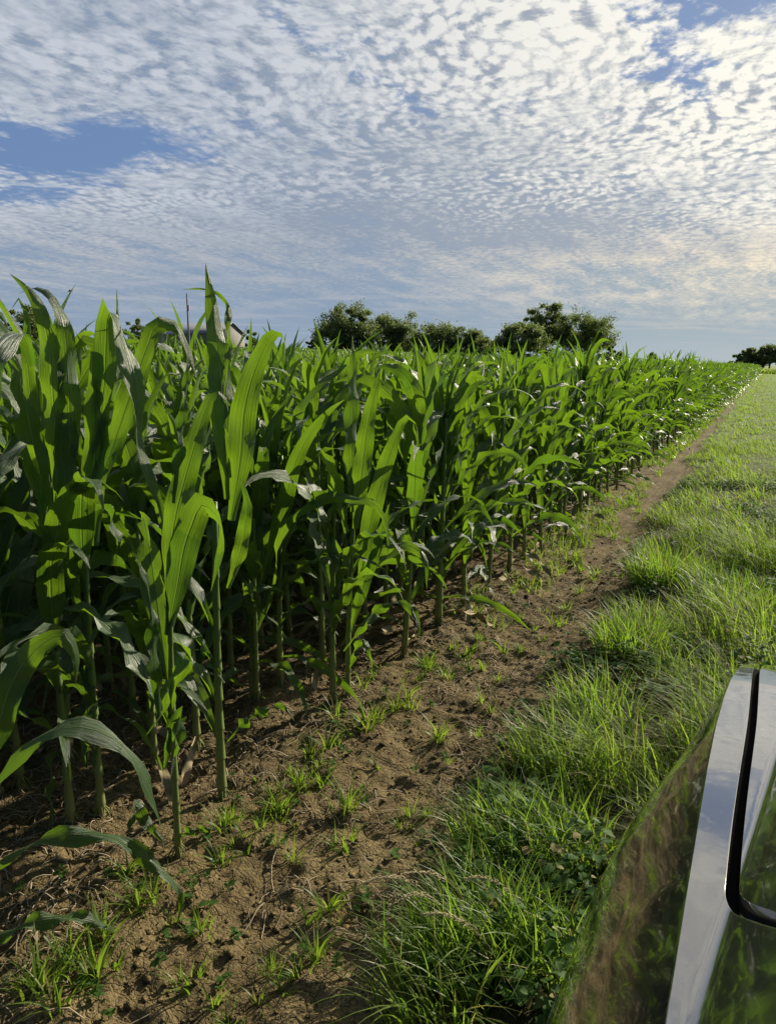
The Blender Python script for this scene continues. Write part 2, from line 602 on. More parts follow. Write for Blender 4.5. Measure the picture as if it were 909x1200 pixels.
M_CERAM = mat_plain('ceramic', (.2, .19, .2), (.3, .29, .3), 5, .4, .5)

# ------------------------------------------------------------------ ground: one sheet to the horizon


def graded(lo, hi, step, far_lo, far_hi, grow=1.10):
    mid = list(np.arange(lo, hi, step))
    up, s = [hi], step
    while up[-1] < far_hi:
        s *= grow; up.append(up[-1] + s)
    dn, s = [], step
    c = lo
    while c > far_lo:
        s *= grow; c -= s; dn.append(c)
    return np.array(dn[::-1] + mid + up)


gx = graded(-3.4, .2, .014, -3500, 3500)
gy = graded(1.05, 5.2, .015, -600, 4200, 1.045)
XX, YY = np.meshgrid(gx, gy, indexing='ij')
ZZ = ground_z(XX, YY)
nx, ny = XX.shape
ii, jj = np.meshgrid(np.arange(nx - 1), np.arange(ny - 1), indexing='ij')
qq = np.stack([ii*ny + jj, (ii + 1)*ny + jj, (ii + 1)*ny + jj + 1, ii*ny + jj + 1], -1).reshape(-1, 4)
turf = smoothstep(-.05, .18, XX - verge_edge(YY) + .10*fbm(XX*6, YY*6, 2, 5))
lawn = turf*smoothstep(6, 20, np.hypot(XX, YY))
far_field = (XX < -1.7)*smoothstep(60, 150, np.hypot(XX, YY))
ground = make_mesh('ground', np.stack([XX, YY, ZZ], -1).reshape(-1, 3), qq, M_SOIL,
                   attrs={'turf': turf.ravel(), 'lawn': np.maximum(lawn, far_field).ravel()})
tag(ground, 'brown bare soil strip between corn rows and grass verge, running to the horizon', 'ground', kind='structure')

# ------------------------------------------------------------------ grass


def blades(x, y, z, h, w, az, lean, seg=4, curl=1.0, seed=0):
    """n grass blades as one set of arrays; az = heading of the lean"""
    n = len(x); r = np.random.default_rng(seed)
    t = np.linspace(0, 1, seg + 1)[None, :]
    h = h[:, None]; L = lean[:, None]
    out = h*L*(t**1.8)
    up = h*(t - .42*np.minimum(L, 1.3)*curl*t**2.4)
    twist = r.uniform(-.9, .9, (n, 1))*t + az[:, None] + np.pi/2 + r.normal(0, .5, (n, 1))
    cx = x[:, None] + np.cos(az)[:, None]*out
    cy = y[:, None] + np.sin(az)[:, None]*out
    cz = z[:, None] + up
    ww = w[:, None]*.5*np.clip(1.15 - t**1.6*1.12, .03, 1)*np.minimum(1, .55 + 3*t)
    ax, ay = np.cos(twist)*ww, np.sin(twist)*ww
    V = np.stack([np.stack([cx - ax, cy - ay, cz], -1), np.stack([cx + ax, cy + ay, cz], -1)], 2)  # n,seg+1,2,3
    b = (np.arange(n)*(seg + 1)*2)[:, None]
    k = (np.arange(seg)*2)[None, :]
    q = np.stack([b + k, b + k + 1, b + k + 3, b + k + 2], -1).reshape(-1, 4)
    uu = np.broadcast_to(r.random((n, 1, 1)), (n, seg + 1, 2))
    vv = np.broadcast_to(t[:, :, None], (n, seg + 1, 2))
    return V.reshape(-1, 3), q, np.stack([uu, vv], -1).reshape(-1, 2)


CAR_L, CAR_FRONT = -.22, 2.45


def in_car(x, y):
    edge = np.interp(y, [1.4, 1.7, 2.1, 2.45], [-.22, -.15, -.09, .05])
    return (y < CAR_FRONT) & (x > edge - .03)


def scatter(n, x0, x1, y0, y1):
    return rng.uniform(x0, x1, n), rng.uniform(y0, y1, n)


grass = Geo()
# verge, near: long blades, thicker in tussocks
for (n, x0, x1, y0, y1, hm, wm, seg) in ((30000, -1.2, 2.6, .7, 3.6, .21, .0052, 4), (36000, -1.35, 2.8, 3.6, 8.5, .22, .0068, 4),
                                         (30000, -1.6, 3.2, 8.5, 18, .17, .010, 3), (30000, -1.8, 4.5, 18, 40, .11, .019, 2),
                                         (30000, -2, 8, 40, 90, .085, .040, 2), (22000, -2.2, 12, 90, 178, .08, .070, 2)):
    x, y = scatter(n, x0, x1, y0, y1)
    e = x - verge_edge(y)
    tus = fbm(x*2.4, y*2.4, 3, 44)*1.5
    pat = fbm(x*1.3 + 9, y*1.0, 3, 61)
    tus = tus - np.where(y < 8.5, .9*smoothstep(-.02, .16, pat), 0)
    keep = (e > .02 + .10*rng.random(n)) & (rng.random(n) < .40 + 1.2*(tus + .25)) & ~(in_car(x, y) & (rng.random(n) < .9))
    if y0 > 8: keep = (e > .05*rng.random(n)) & (rng.random(n) < .78 + tus)
    x, y, e, tus = x[keep], y[keep], e[keep], tus[keep]
    k = len(x)
    h = hm*rng.uniform(.45, 1.25, k)*(1 + 1.2*np.clip(tus, -.45, .6))*np.clip(.55 + e*1.1, .55, 1.15)
    h = np.where(in_car(x, y), np.minimum(h, .12), h)
    # mown aisle beyond the rough verge
    if y0 > 5: h *= 1 - .45*smoothstep(.5, 1.2, e)
    az = rng.normal(np.pi*1.02, .95, k)
    lean = rng.uniform(.25, 1.25, k)
    V, q, uv = blades(x, y, ground_z(x, y) - .01, h, wm*rng.uniform(.6, 1.4, k), az, lean, seg, 1.0, n)
    grass.put(V, q, None, uv)
v_, f_, uv_ = grass.arrays()
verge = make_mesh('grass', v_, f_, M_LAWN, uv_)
tag(verge, 'rough green grass of the verge and mown aisle right of the bare soil strip', 'grass', kind='stuff')


# broad-leaved ground cover creeping through the verge
def ovals(P, nrm_tilt, size, az, seed):
    """small pointed oval leaves, each a fan of six quads folded on the midrib"""
    n = len(P); r = np.random.default_rng(seed)
    prof = np.array([[0, 0], [.25, .32], [.55, .40], [.85, .22], [1.05, 0]])
    L = prof[:, 0][None, :]*size[:, None]; W = prof[:, 1][None, :]*size[:, None]
    ca, sa = np.cos(az)[:, None], np.sin(az)[:, None]
    ct, st = np.cos(nrm_tilt)[:, None], np.sin(nrm_tilt)[:, None]
    rows = []
    for s, lift in ((-1, .25), (0, 0), (1, .25)):
        lx = L*ct; lz = L*st - .25*L*L/size[:, None]
        wx = s*W
        rows.append(np.stack([P[:, 0:1] + lx*ca - wx*sa, P[:, 1:2] + lx*sa + wx*ca, P[:, 2:3] + lz + lift*W], -1))
    V = np.stack(rows, 2).reshape(n, -1, 3)          # n, 5*3
    b = (np.arange(n)*15)[:, None, None]
    i, j = np.meshgrid(np.arange(4), np.arange(2), indexing='ij')
    q0 = np.stack([i*3 + j, i*3 + j + 1, (i + 1)*3 + j + 1, (i + 1)*3 + j], -1).reshape(1, -1, 4)
    q = (b + q0).reshape(-1, 4)
    uu = np.repeat(r.random(n), 15); vv = np.tile(np.repeat(np.linspace(.3, .8, 5), 3), n)
    return V.reshape(-1, 3), q, np.stack([uu, vv], -1)


cov = Geo()
n = 52000
x, y = scatter(n, -1.3, 1.4, 1.6, 12)
e = x - verge_edge(y)
pat = fbm(x*1.3 + 9, y*1.0, 3, 61)
keep = (e > 0) & (pat > -.02) & ~in_car(x, y) & (rng.random(n) < np.clip(.15 + 3.6*pat, 0, 1))
x, y = x[keep], y[keep]; k = len(x)
hh = rng.uniform(.02, .05, k) + .15*rng.random(k)*np.clip(.4 + fbm(x*7, y*7, 2, 66), .1, 1)
V, q, uv = ovals(np.stack([x, y, ground_z(x, y) + hh], -1), rng.normal(.15, .35, k), rng.uniform(.020, .050, k), rng.uniform(0, 6.28, k), 5)
cov.put(V, q, None, uv)
tag(cov.build('clover', M_BROAD), 'low dark green broad-leaved ground cover creeping through the grass verge', 'ground cover', kind='stuff')

# pale green weedy growth thickening along the foot of the corn further off
gw = Geo()
for (n, y0, y1, hm, wm) in ((5200, 4.5, 12, .12, .007), (9000, 12, 30, .15, .012), (7000, 30, 150, .16, .03)):
    x, y = scatter(n, -1.95, -1.0, y0, y1)
    e = x - verge_edge(y)
    cl = fbm(x*3, y*2.0, 2, 71)
    keep = (e < .1) & (np.abs(x + 1.60) < .17 + .1*rng.random(n)) & (cl > -.01 - .008*y)
    x, y = x[keep], y[keep]; k = len(x)
    V, q, uv = blades(x, y, ground_z(x, y) - .005, hm*rng.uniform(.4, 1.4, k), wm*rng.uniform(.7, 1.5, k), rng.uniform(0, 6.28, k), rng.uniform(.3, 1.2, k), 3, 1, 3)
    gw.put(V, q, None, uv)
tag(gw.build('weedy_growth', M_WEED), 'thin yellow-green weedy growth along the foot of the corn further off', 'weeds', kind='stuff')

# straw, dead roots and clods on the soil
st = Geo()
n = 7500
x = np.concatenate([rng.uniform(-3.6, -.75, n), rng.normal(-1.45, .12, 500), rng.normal(-1.1, .1, 500)])
y = np.concatenate([1.05 + 7*rng.random(n)**1.7, rng.uniform(1.1, 6, 500), rng.uniform(1.1, 4, 500)])
keepm = (fbm(x*2.2, y*2.2, 2, 81) > -.05) | (x < -1.9)
x, y = x[keepm], y[keepm]
for i in range(len(x)):
    L = rng.gamma(2.2, .035) + .02; a = rng.uniform(0, np.pi*2); bend = rng.normal(0, 1.1)
    tt = np.linspace(0, 1, 5)
    ang = a + bend*tt
    px = x[i] + np.cumsum(np.cos(ang))*L/5; py = y[i] + np.cumsum(np.sin(ang))*L/5
    pz = ground_z(px, py) + .003 + np.sin(tt*np.pi)*rng.uniform(0, .016)
    r0 = rng.uniform(.0007, .0026)
    st.tube(np.stack([px, py, pz], -1), r0, 3, False)
tag(st.build('straw_litter', M_STRAW), 'dry straw and dead roots littering the bare soil', 'straw', kind='stuff')

cl = Geo()
ico_v = np.array([[0, 0, 1], [.9, 0, .3], [.28, .85, .35], [-.72, .52, .4], [-.72, -.52, .35], [.28, -.85, .3], [.6, .4, -.6], [-.5, .5, -.6], [0, -.7, -.6]])
ico_t = np.array([[0, 1, 2], [0, 2, 3], [0, 3, 4], [0, 4, 5], [0, 5, 1], [1, 6, 2], [2, 6, 7], [2, 7, 3], [3, 7, 4], [4, 7, 8], [4, 8, 5], [5, 8, 1], [1, 8, 6]])
n = 8000
x = rng.uniform(-3.0, -.72, n); y = 1.05 + 6.5*rng.random(n)**1.5
for i in range(n):
    s = rng.gamma(1.6, .0034) + .002
    a = rng.uniform(0, 6.28); ca, sa = math.cos(a), math.sin(a)
    v = ico_v*(s*np.array([1, rng.uniform(.6, 1.1), rng.uniform(.35, .65)]))*rng.uniform(.55, 1.35, (9, 1))
    v = v @ np.array([[ca, sa, 0], [-sa, ca, 0], [0, 0, 1]])
    cl.put(v + [x[i], y[i], 0], None, ico_t)
v_, f_, uv_ = cl.arrays()
base = np.repeat(ground_z(x, y), 9)
v_[:, 2] += base + .001
tag(make_mesh('soil_clods', v_, f_, M_SOIL, uv_, False), 'small crumbly clods of brown soil scattered on the bare strip', 'soil', kind='stuff')
# ------------------------------------------------------------------ corn


def catmull(P, n):
    P = np.asarray(P, float)
    d = np.concatenate([[0], np.cumsum(np.linalg.norm(np.diff(P, axis=0), axis=1))]); d /= d[-1]
    t = np.linspace(0, 1, n)
    m = np.gradient(P, d, axis=0)
    i = np.clip(np.searchsorted(d, t, side='right') - 1, 0, len(P) - 2)
    h = (d[i + 1] - d[i])[:, None]; s = ((t - d[i])/(d[i + 1] - d[i]))[:, None]
    return ((2*s**3 - 3*s**2 + 1)*P[i] + (s**3 - 2*s**2 + s)*h*m[i] + (-2*s**3 + 3*s**2)*P[i + 1] + (s**3 - s**2)*h*m[i + 1])


def leaf_width(t, W, base=.42, peak=.38, tip=1.0):
    up = base + (1 - base)*smoothstep(0, peak, t)
    dn = np.clip(1 - np.clip((t - peak)/(tip - peak + 1e-6), 0, 1)**1.9, 0, 1)
    return W*up*np.where(t > peak, dn, 1) + .0012


def ribbon(geo, mid, S, N, w, fold, wave=0.0, wf=5.0, phase=0.0, nc=5, rngl=None):
    """leaf blade: midrib points, side and normal vectors, width, V fold and wavy margins"""
    n = len(mid); t = np.linspace(0, 1, n)
    u = np.linspace(-1, 1, nc)
    fo = fold[:, None]
    off_s = (w/2)[:, None]*u[None]*np.cos(fo*np.abs(u)[None]*1.0)
    off_n = (w/2)[:, None]*np.abs(u)[None]*np.sin(fo)*(0.55 + .45*np.abs(u)[None])
    wav = wave*np.sin(2*np.pi*wf*t[:, None] + phase + np.where(u < 0, 0, 1.9)[None])*(np.abs(u)**1.6)[None]*smoothstep(.04, .3, t)[:, None]*(1 - smoothstep(.8, 1, t))[:, None]
    wav = wav*(w/np.maximum(w.max(), 1e-6))[:, None]
    V = mid[:, None] + S[:, None]*off_s[..., None] + N[:, None]*(off_n + wav)[..., None]
    i, j = np.meshgrid(np.arange(n - 1), np.arange(nc - 1), indexing='ij')
    q = np.stack([i*nc + j, i*nc + j + 1, (i + 1)*nc + j + 1, (i + 1)*nc + j], -1).reshape(-1, 4)
    uv = np.stack(np.broadcast_arrays(((u + 1)/2)[None], t[:, None]), -1).reshape(-1, 2)
    geo.put(V.reshape(-1, 3), q, None, uv)


def frames(mid, side0, twist):
    T = np.gradient(mid, axis=0); T /= np.linalg.norm(T, axis=1)[:, None] + 1e-9
    S = np.zeros_like(T); s = np.asarray(side0, float)
    for i in range(len(T)):
        s = s - T[i]*s.dot(T[i]); s /= np.linalg.norm(s) + 1e-9
        S[i] = s
    N = np.cross(T, S)
    c, sn = np.cos(twist)[:, None], np.sin(twist)[:, None]
    return S*c + N*sn, N*c - S*sn


def leaf(geo, base, az, L, W, a0, a1, power, r, nseg=16, nc=5, twist=0.0, drift=0.0, wave=.010, fold0=60, fold1=16, rad=.012):
    """a default leaf: leaves the stalk at angle a0 from the vertical and bends to a1"""
    t = np.linspace(0, 1, nseg + 1)
    th = R(a0) + R(a1 - a0)*t**power
    hd = az + drift*t**1.5
    d = np.stack([np.sin(th)*np.cos(hd), np.sin(th)*np.sin(hd), np.cos(th)], -1)
    mid = np.concatenate([[np.zeros(3)], np.cumsum((d[1:] + d[:-1])/2*L/nseg, axis=0)])
    mid = mid + np.asarray(base) + np.array([math.cos(az), math.sin(az), 0])*rad
    S, N = frames(mid, (-math.sin(az), math.cos(az), 0), twist*t**1.3)
    N = -N if N[0].dot(np.array([-math.cos(az), -math.sin(az), .6])) < 0 else N
    fold = np.radians(fold0 + (fold1 - fold0)*smoothstep(0, .3, t))
    ribbon(geo, mid, S, N, leaf_width(t, W), fold, wave, L*6.5, r.uniform(0, 6.28), nc)


def hero_leaf(geo, pts, W, face, r, twist=(0, 0), nseg=22, nc=7, wave=.006, base=.42, peak=.38, fold0=45, fold1=12):
    mid = catmull(pts, nseg + 1)
    t = np.linspace(0, 1, nseg + 1)
    T0 = mid[1] - mid[0]; T0 /= np.linalg.norm(T0)
    s0 = np.cross(T0, np.asarray(face, float))
    S, N = frames(mid, s0, np.radians(np.interp(t, np.linspace(0, 1, len(twist)), twist)))
    fold = np.radians(fold0 + (fold1 - fold0)*smoothstep(0, .3, t))
    ribbon(geo, mid, S, N, leaf_width(t, W, base, peak), fold, wave, 4.0, r.uniform(0, 6.28), nc)


def stalk(geo, H, r, r0=.0135, sides=8, lean=(0, 0), nodes=None, roots=True):
    nodes = nodes if nodes is not None else np.arange(.06, H, .125)
    zs = [-.03, 0.0]; rs = [r0*1.12, r0*1.1]
    for z in nodes:
        f = 1 - .45*z/H
        zs += [z - .010, z - .003, z + .006, z + .045]; rs += [r0*f*.96, r0*f*1.32, r0*f*1.26, r0*f*1.10]
    zs.append(H); rs.append(r0*.5)
    zs = np.array(zs); o = np.argsort(zs); zs = zs[o]; rs = np.array(rs)[o]
    bend = (np.clip(zs, 0, None)/H)**2
    geo.tube(np.stack([lean[0]*bend, lean[1]*bend, zs], -1), rs, sides, True)
    if roots:
        for k in range(7):
            a = k*.9 + r.uniform(0, .4)
            geo.tube([[.010*math.cos(a), .010*math.sin(a), .05], [.028*math.cos(a), .028*math.sin(a), .025], [.042*math.cos(a), .042*math.sin(a), -.02]], [.0028, .0026, .002], 4, False)


def plant_spec(seed, tall=1.0, small=False):
    """where the leaves of one corn plant leave the stalk and how they bend"""
    r = np.random.default_rng(seed)
    Hs = (1.24 if not small else .55)*tall*r.uniform(.94, 1.06)
    nodes = .07 + (Hs*.93 - .07)*np.linspace(0, 1, 15 if not small else 7)**.92
    az0 = r.uniform(0, 6.28)
    leaves = []
    n = len(nodes)
    for k, z in enumerate(nodes):
        f = k/(n - 1)
        az = az0 + math.pi*(k % 2) + r.normal(0, .28)
        if f < .12:
            L, W, a0, a1, pw = r.uniform(.44, .64), r.uniform(.040, .058), r.uniform(45, 70), r.uniform(120, 165), 1.0
        elif f < .5:
            L, W, a0, a1, pw = r.uniform(.60, .82), r.uniform(.055, .078), r.uniform(22, 46), r.uniform(110, 172), r.uniform(1.4, 2.8)
        elif f < .8:
            L, W, a0, a1, pw = r.uniform(.64, .86), r.uniform(.068, .092), r.uniform(14, 28), r.uniform(90, 172), r.uniform(2.0, 3.8)
        else:
            L, W, a0, a1, pw = r.uniform(.46, .68), r.uniform(.060, .086), r.uniform(6, 18), r.uniform(50, 165), r.uniform(2.2, 4.2)
        if small: L, W = L*.6, W*.7
        leaves.append(dict(base=(0, 0, z), az=az, L=L*tall**.5, W=W, a0=a0, a1=a1, power=pw,
                           twist=r.normal(0, 1.0), drift=r.normal(0, .6), wave=r.uniform(.010, .026)))
    for k in range(2):           # the whorl: tight upright leaves
        leaves.append(dict(base=(0, 0, Hs*.95), az=az0 + math.pi*k + r.normal(0, .6), L=r.uniform(.40, .60)*(tall if not small else .6), W=r.uniform(.045, .07),
                           a0=r.uniform(1, 8), a1=r.uniform(12, 70), power=1.5, twist=r.normal(0, .4), drift=0, wave=.003, fold0=70, fold1=42))
    return Hs, nodes, leaves


M_DEAD = mat_plain('withered_leaf', (.24, .185, .10), (.40, .33, .20), 22, .8, .2)


def build_plant(seed, leaf_parts, nseg=16, nc=5, tall=1.0, name='corn_plant', loc=(0, 0, 0), rz=0.0, small=False, skip=()):
    r = np.random.default_rng(seed + 1000)
    root = empty(name, loc, rz)
    Hs, nodes, leaves = plant_spec(seed, tall, small)
    g = Geo(); stalk(g, Hs, r, .0155 if not small else .009, 9 if leaf_parts else 6, (r.normal(0, .03), r.normal(0, .03)), nodes)
    g.build('stalk', M_STALK, root)
    if leaf_parts:
        for i, l in enumerate(leaves):
            if i in skip: continue
            dead = i == 0 or (i == 1 and seed % 3 == 0)
            if dead: l = dict(l); l['a1'] = 172; l['W'] *= .7; l['a0'] = 80; l['wave'] = .02
            g = Geo(); leaf(g, r=r, nseg=nseg, nc=nc, **l)
            o = g.build('leaf', M_DEAD if dead else M_LEAF, root)
            if dead: o['label'] = 'withered straw-coloured lowest leaf'
    else:
        g = Geo()
        for l in leaves: leaf(g, r=r, nseg=nseg, nc=nc, **l)
        g.build('foliage', M_LEAF, root)
    return root


ROW = .38
FRONT_X = -1.75
# positions ---------------------------------------------------------------
row_pos = []          # (row, x, y)
front_seen = [3.78, 4.29, 4.33, 4.74, 5.22, 5.75, 5.81, 6.22, 6.63, 7.13, 7.5, 7.8, 8.3, 8.36, 8.8, 9.3, 9.6, 10.02]
for y in front_seen: row_pos.append((0, FRONT_X + rng.normal(0, .02), y))
y = 10.35
while y < 150:
    row_pos.append((0, FRONT_X + rng.normal(0, .03), y)); y += rng.uniform(.2, .42)
for rix in range(1, 260):
    x = FRONT_X - ROW*rix
    y0 = max(.76*(-x) - 1.45, 2.75 if rix == 1 else .5)
    y = y0 + rng.uniform(0, .25)
    while y < 150:
        row_pos.append((rix, x + rng.normal(0, .025), y)); y += rng.uniform(.2, .42)
rp = np.array(row_pos)
rd = np.hypot(rp[:, 1], rp[:, 2])
keep_far = rng.random(len(rp)) < np.where((rd > 34) & (rp[:, 0] > 5), np.clip(34/rd, .22, 1)*.8, 1)
rp, rd = rp[keep_far], rd[keep_far]
# how much of a plant the photo shows: near ones, and those not behind other rows
depth_in = rp[:, 0]*ROW/np.maximum(.12, np.abs(rp[:, 1])/rd)
score = np.exp(-.45*depth_in)/rd**1.6
order = np.argsort(-score)
N_INDIV = 276
chosen = order[:N_INDIV]
rest = order[N_INDIV:]

# ---- plants that carry every leaf as a part of its own: six kinds, then copies
protos = [build_plant(100 + k, True, 18, 5) for k in range(7)]
for p in protos: p.location = (0, -50, -20)
cheap = [build_plant(200 + k, False, 11, 3) for k in range(9)]

GROUP = 'corn plants standing in rows'
used = set()
n_leafed = 62


def corn_label(row, y):
    if row == 0:
        return ('tall green corn plant of the outermost row, just past the twin stalks' if y < 6.0 else
                'green corn plant of the outermost row, along the middle of the bare soil strip' if y < 13 else
                'small-looking corn plant far along the outermost row near the strip\'s far end')
    if row == 1:
        return ('shaded corn plant in the second row, just behind the front stalks' if y < 6 else
                'corn plant in the second row, half hidden behind the outermost row further off')
    if y < 4.5:
        return 'dark shaded corn plant deep in the field behind the nearest front stalks'
    return 'corn plant inside the field showing mostly its leafy top over the outer rows'


for rank, i in enumerate(chosen):
    row, x, y = rp[i]
    leafed = rank < n_leafed
    pool = protos if leafed else cheap
    k = int(rng.integers(len(pool)))
    key = (leafed, k)
    if key not in used:
        o = pool[k]; used.add(key)
    else:
        o = copy_tree(pool[k])
    s = rng.uniform(.97, 1.12)
    o.location = (x, y, float(ground_z(x, y)) - .012)
    # the two leaf ranks turn mostly towards the gap between rows
    o.rotation_euler = (rng.normal(0, .03), rng.normal(0, .03), rng.uniform(0, 6.28))
    o.scale = (s, s, s*rng.uniform(.95, 1.06))
    tag(o, corn_label(int(row), y), 'corn plant', GROUP)
for key_pool, pool in ((True, protos), (False, cheap)):
    for k, p in enumerate(pool):
        if (key_pool, k) not in used:
            for ch in list(p.children): bpy.data.objects.remove(ch)
            bpy.data.objects.remove(p)


# ---- the rest of the field: one mass
def far_variant(seed, nseg, nc, tops_only, widen, whorl=True):
    r = np.random.default_rng(seed)
    g = Geo(); Hs, nodes, leaves = plant_spec(seed)
    if nc >= 3: stalk(g, Hs, r, .013, 5, (0, 0), None, False)
    else: g.tube([[0, 0, 0], [0, 0, Hs]], [.013*widen, .006*widen], 3, False)
    for i, l in enumerate(leaves):
        if tops_only and i < 5: continue
        l = dict(l); l['W'] *= widen; l['wave'] *= (nc > 2)
        leaf(g, r=r, nseg=nseg, nc=nc, **l)
    return g.arrays()


def mass(idx, variants, jitter, widen_d=None):
    VV, QQ, UU, n0 = [], [], [], 0
    pick = rng.integers(0, len(variants), len(idx))
    for vi, (v, f, uv) in enumerate(variants):
        sel = idx[pick == vi]; k = len(sel)
        if not k: continue
        a = rng.uniform(0, 6.28, k); s = rng.uniform(.90, 1.12, k)
        ca, sa = np.cos(a)[:, None]*s[:, None], np.sin(a)[:, None]*s[:, None]
        X = v[None, :, 0]*ca - v[None, :, 1]*sa + rp[sel, 1][:, None]
        Y = v[None, :, 0]*sa + v[None, :, 1]*ca + rp[sel, 2][:, None]
        Z = v[None, :, 2]*(s*rng.uniform(.95, 1.05, k))[:, None] + ground_z(rp[sel, 1], rp[sel, 2])[:, None]
        m = len(v)
        VV.append(np.stack([X, Y, Z], -1).reshape(-1, 3))
        for ff in f:
            if ff.shape[1] == 4:
                QQ.append((ff[None] + (np.arange(k)*m)[:, None, None] + n0).reshape(-1, 4))
        UU.append(np.tile(uv, (k, 1)))
        n0 += k*m
    return np.concatenate(VV), np.concatenate(QQ), np.concatenate(UU)


rdr = rd[rest]; rowr = rp[rest, 0]
bands = [(rest[rdr < 12], [far_variant(300 + k, 9, 3, False, 1.0) for k in range(8)]),
         (rest[(rdr >= 12) & ((rdr < 34) | (rowr <= 4))], [far_variant(320 + k, 6, 3, False, 1.1) for k in range(8)]),
         (rest[(rdr >= 34) & (rowr > 4)], [far_variant(340 + k, 4, 2, True, 1.7) for k in range(6)])]
VV, QQ, UU, n0 = [], [], [], 0
for idx, var in bands:
    v, q, u = mass(idx, var, 1)
    VV.append(v); QQ.append(q + n0); UU.append(u); n0 += len(v)
field = make_mesh('corn_field', np.concatenate(VV), np.concatenate(QQ), M_LEAF, np.concatenate(UU))
tag(field, 'mass of green corn filling the field behind the front rows to the trees', 'corn field', kind='stuff')
print('corn field', len(field.data.polygons), 'rest', [len(b[0]) for b in bands])
# ------------------------------------------------------------------ the front plants one can tell apart, leaf by leaf
_cy, _sy = math.cos(CAM_YAW), math.sin(CAM_YAW)


def pt(px, py, dist):
    """a measured point of the photograph at a horizontal distance in front of the viewer, in metres"""
    a = (px - 454.5)/901; b = (600 - py)/901
    f = math.cos(CAM_PITCH) + b*math.sin(CAM_PITCH); u = -math.sin(CAM_PITCH) + b*math.cos(CAM_PITCH)
    k = dist/f
    lx, ly = a*k, dist
    return np.array([lx*_cy - ly*_sy, lx*_sy + ly*_cy, CAM_H + u*k])


TOCAM = np.array([_sy, -_cy, .15])
UP = np.array([.1, -.2, 1.0])


def ahead(x, y):
    return -x*_sy + y*_cy


def front_plant(x, y, seed, leaves, label, stalks=((0, 0, 1.0),), r0=.0150, default=None, lean=(0, 0), tall=1.0, low=None):
    """stalks: (dx, dy, height); leaves: (points, width, face, twist, depth drift)"""
    r = np.random.default_rng(seed)
    z0 = float(ground_z(x, y)) - .012
    root = empty('corn_plant', (x, y, z0))
    tag(root, label, 'corn plant', GROUP)
    off = np.array([x, y, z0])
    Hs = stalks[0][2]
    nodes = np.arange(.06, Hs*.96, .118)
    g = Geo(); stalk(g, Hs, r, r0, 12, lean, nodes)
    g.build('stalk', M_STALK, root)
    for (pts, W, face, tw, drift) in leaves:
        d = ahead(x, y)
        n = len(pts)
        P = np.array([pt(px, py, d + drift*(i/(n - 1))**1.3) for i, (px, py) in enumerate(pts)]) - off
        W *= .84
        g = Geo(); hero_leaf(g, P, W, face, r, tw, wave=r.uniform(.014, .026))
        g.build('leaf', M_LEAF, root)
    if default:
        Hd, nd, sp = plant_spec(seed, tall)
        for i, l in enumerate(sp):
            if i in default:
                l = dict(l); l['base'] = (0, 0, min(l['base'][2], Hs*.97))
                g = Geo(); leaf(g, r=r, nseg=18, nc=5, **l); g.build('leaf', M_LEAF, root)
    return root


C = TOCAM
front_plant(-1.75, 2.14, 11, [
    ([(268, 585), (263, 500), (256, 420), (248, 355), (241, 308)], .108, C + [.5, 0, 0], (0, 12), .05),
    ([(270, 610), (281, 540), (288, 470), (304, 420), (322, 391), (331, 394), (334, 418)], .112, C, (0, 15, 0), -.10),
    ([(262, 470), (268, 390), (263, 352), (247, 340), (214, 339)], .020, UP, (0, 20), .10),
    ([(268, 690), (279, 655), (287, 615), (289, 585), (281, 560)], .062, C + [.8, 0, 0], (0, -30), -.08),
    ([(266, 868), (284, 848), (310, 832), (333, 829), (345, 845)], .036, UP, (0, 25), -.10),
    ([(264, 800), (245, 770), (228, 745), (218, 752)], .030, UP, (10, 60), -.05),
    ([(268, 560), (262, 505), (258, 450), (256, 392)], .058, C + [-.6, 0, 0], (0, -14), .04)],
    'thick-stalked front corn plant whose broad pale spike leaf is tallest against the sky', ((0, 0, 1.16),), .0165, (2, 4, 6, 8), (.01, .02))
front_plant(-1.66, 1.79, 12, [
    ([(197, 745), (207, 690), (222, 622), (239, 592), (253, 604), (255, 650), (247, 694)], .108, C + [.3, 0, .2], (8, 0, -12), -.05),
    ([(196, 700), (204, 612), (224, 535), (240, 484), (250, 463), (262, 463), (268, 482)], .092, C, (0, 10, 20), .06),
    ([(204, 590), (212, 515), (218, 460), (221, 408)], .036, C + [1, 0, 0], (0, 25), .02),
    ([(188, 850), (182, 770), (176, 705), (161, 655), (149, 622)], .052, C + [.9, 0, .3], (0, 30, 60), -.06),
    ([(196, 842), (206, 800), (216, 771), (203, 792), (187, 842), (168, 866)], .058, UP, (0, 40), -.10),
    ([(193, 900), (200, 862), (211, 838), (206, 880), (199, 915)], .048, C, (0, -20), -.05),
    ([(190, 985), (170, 962), (160, 945), (154, 965), (150, 985)], .046, C + [0, 0, .5], (0, 30), -.06),
    ([(192, 990), (230, 972), (258, 972)], .022, UP, (0, 30), -.04)],
    'short front corn plant with a bright folded broad leaf, left of the thickest stalk', ((0, 0, .98),), .0115, (5, 7), (.01, .02))
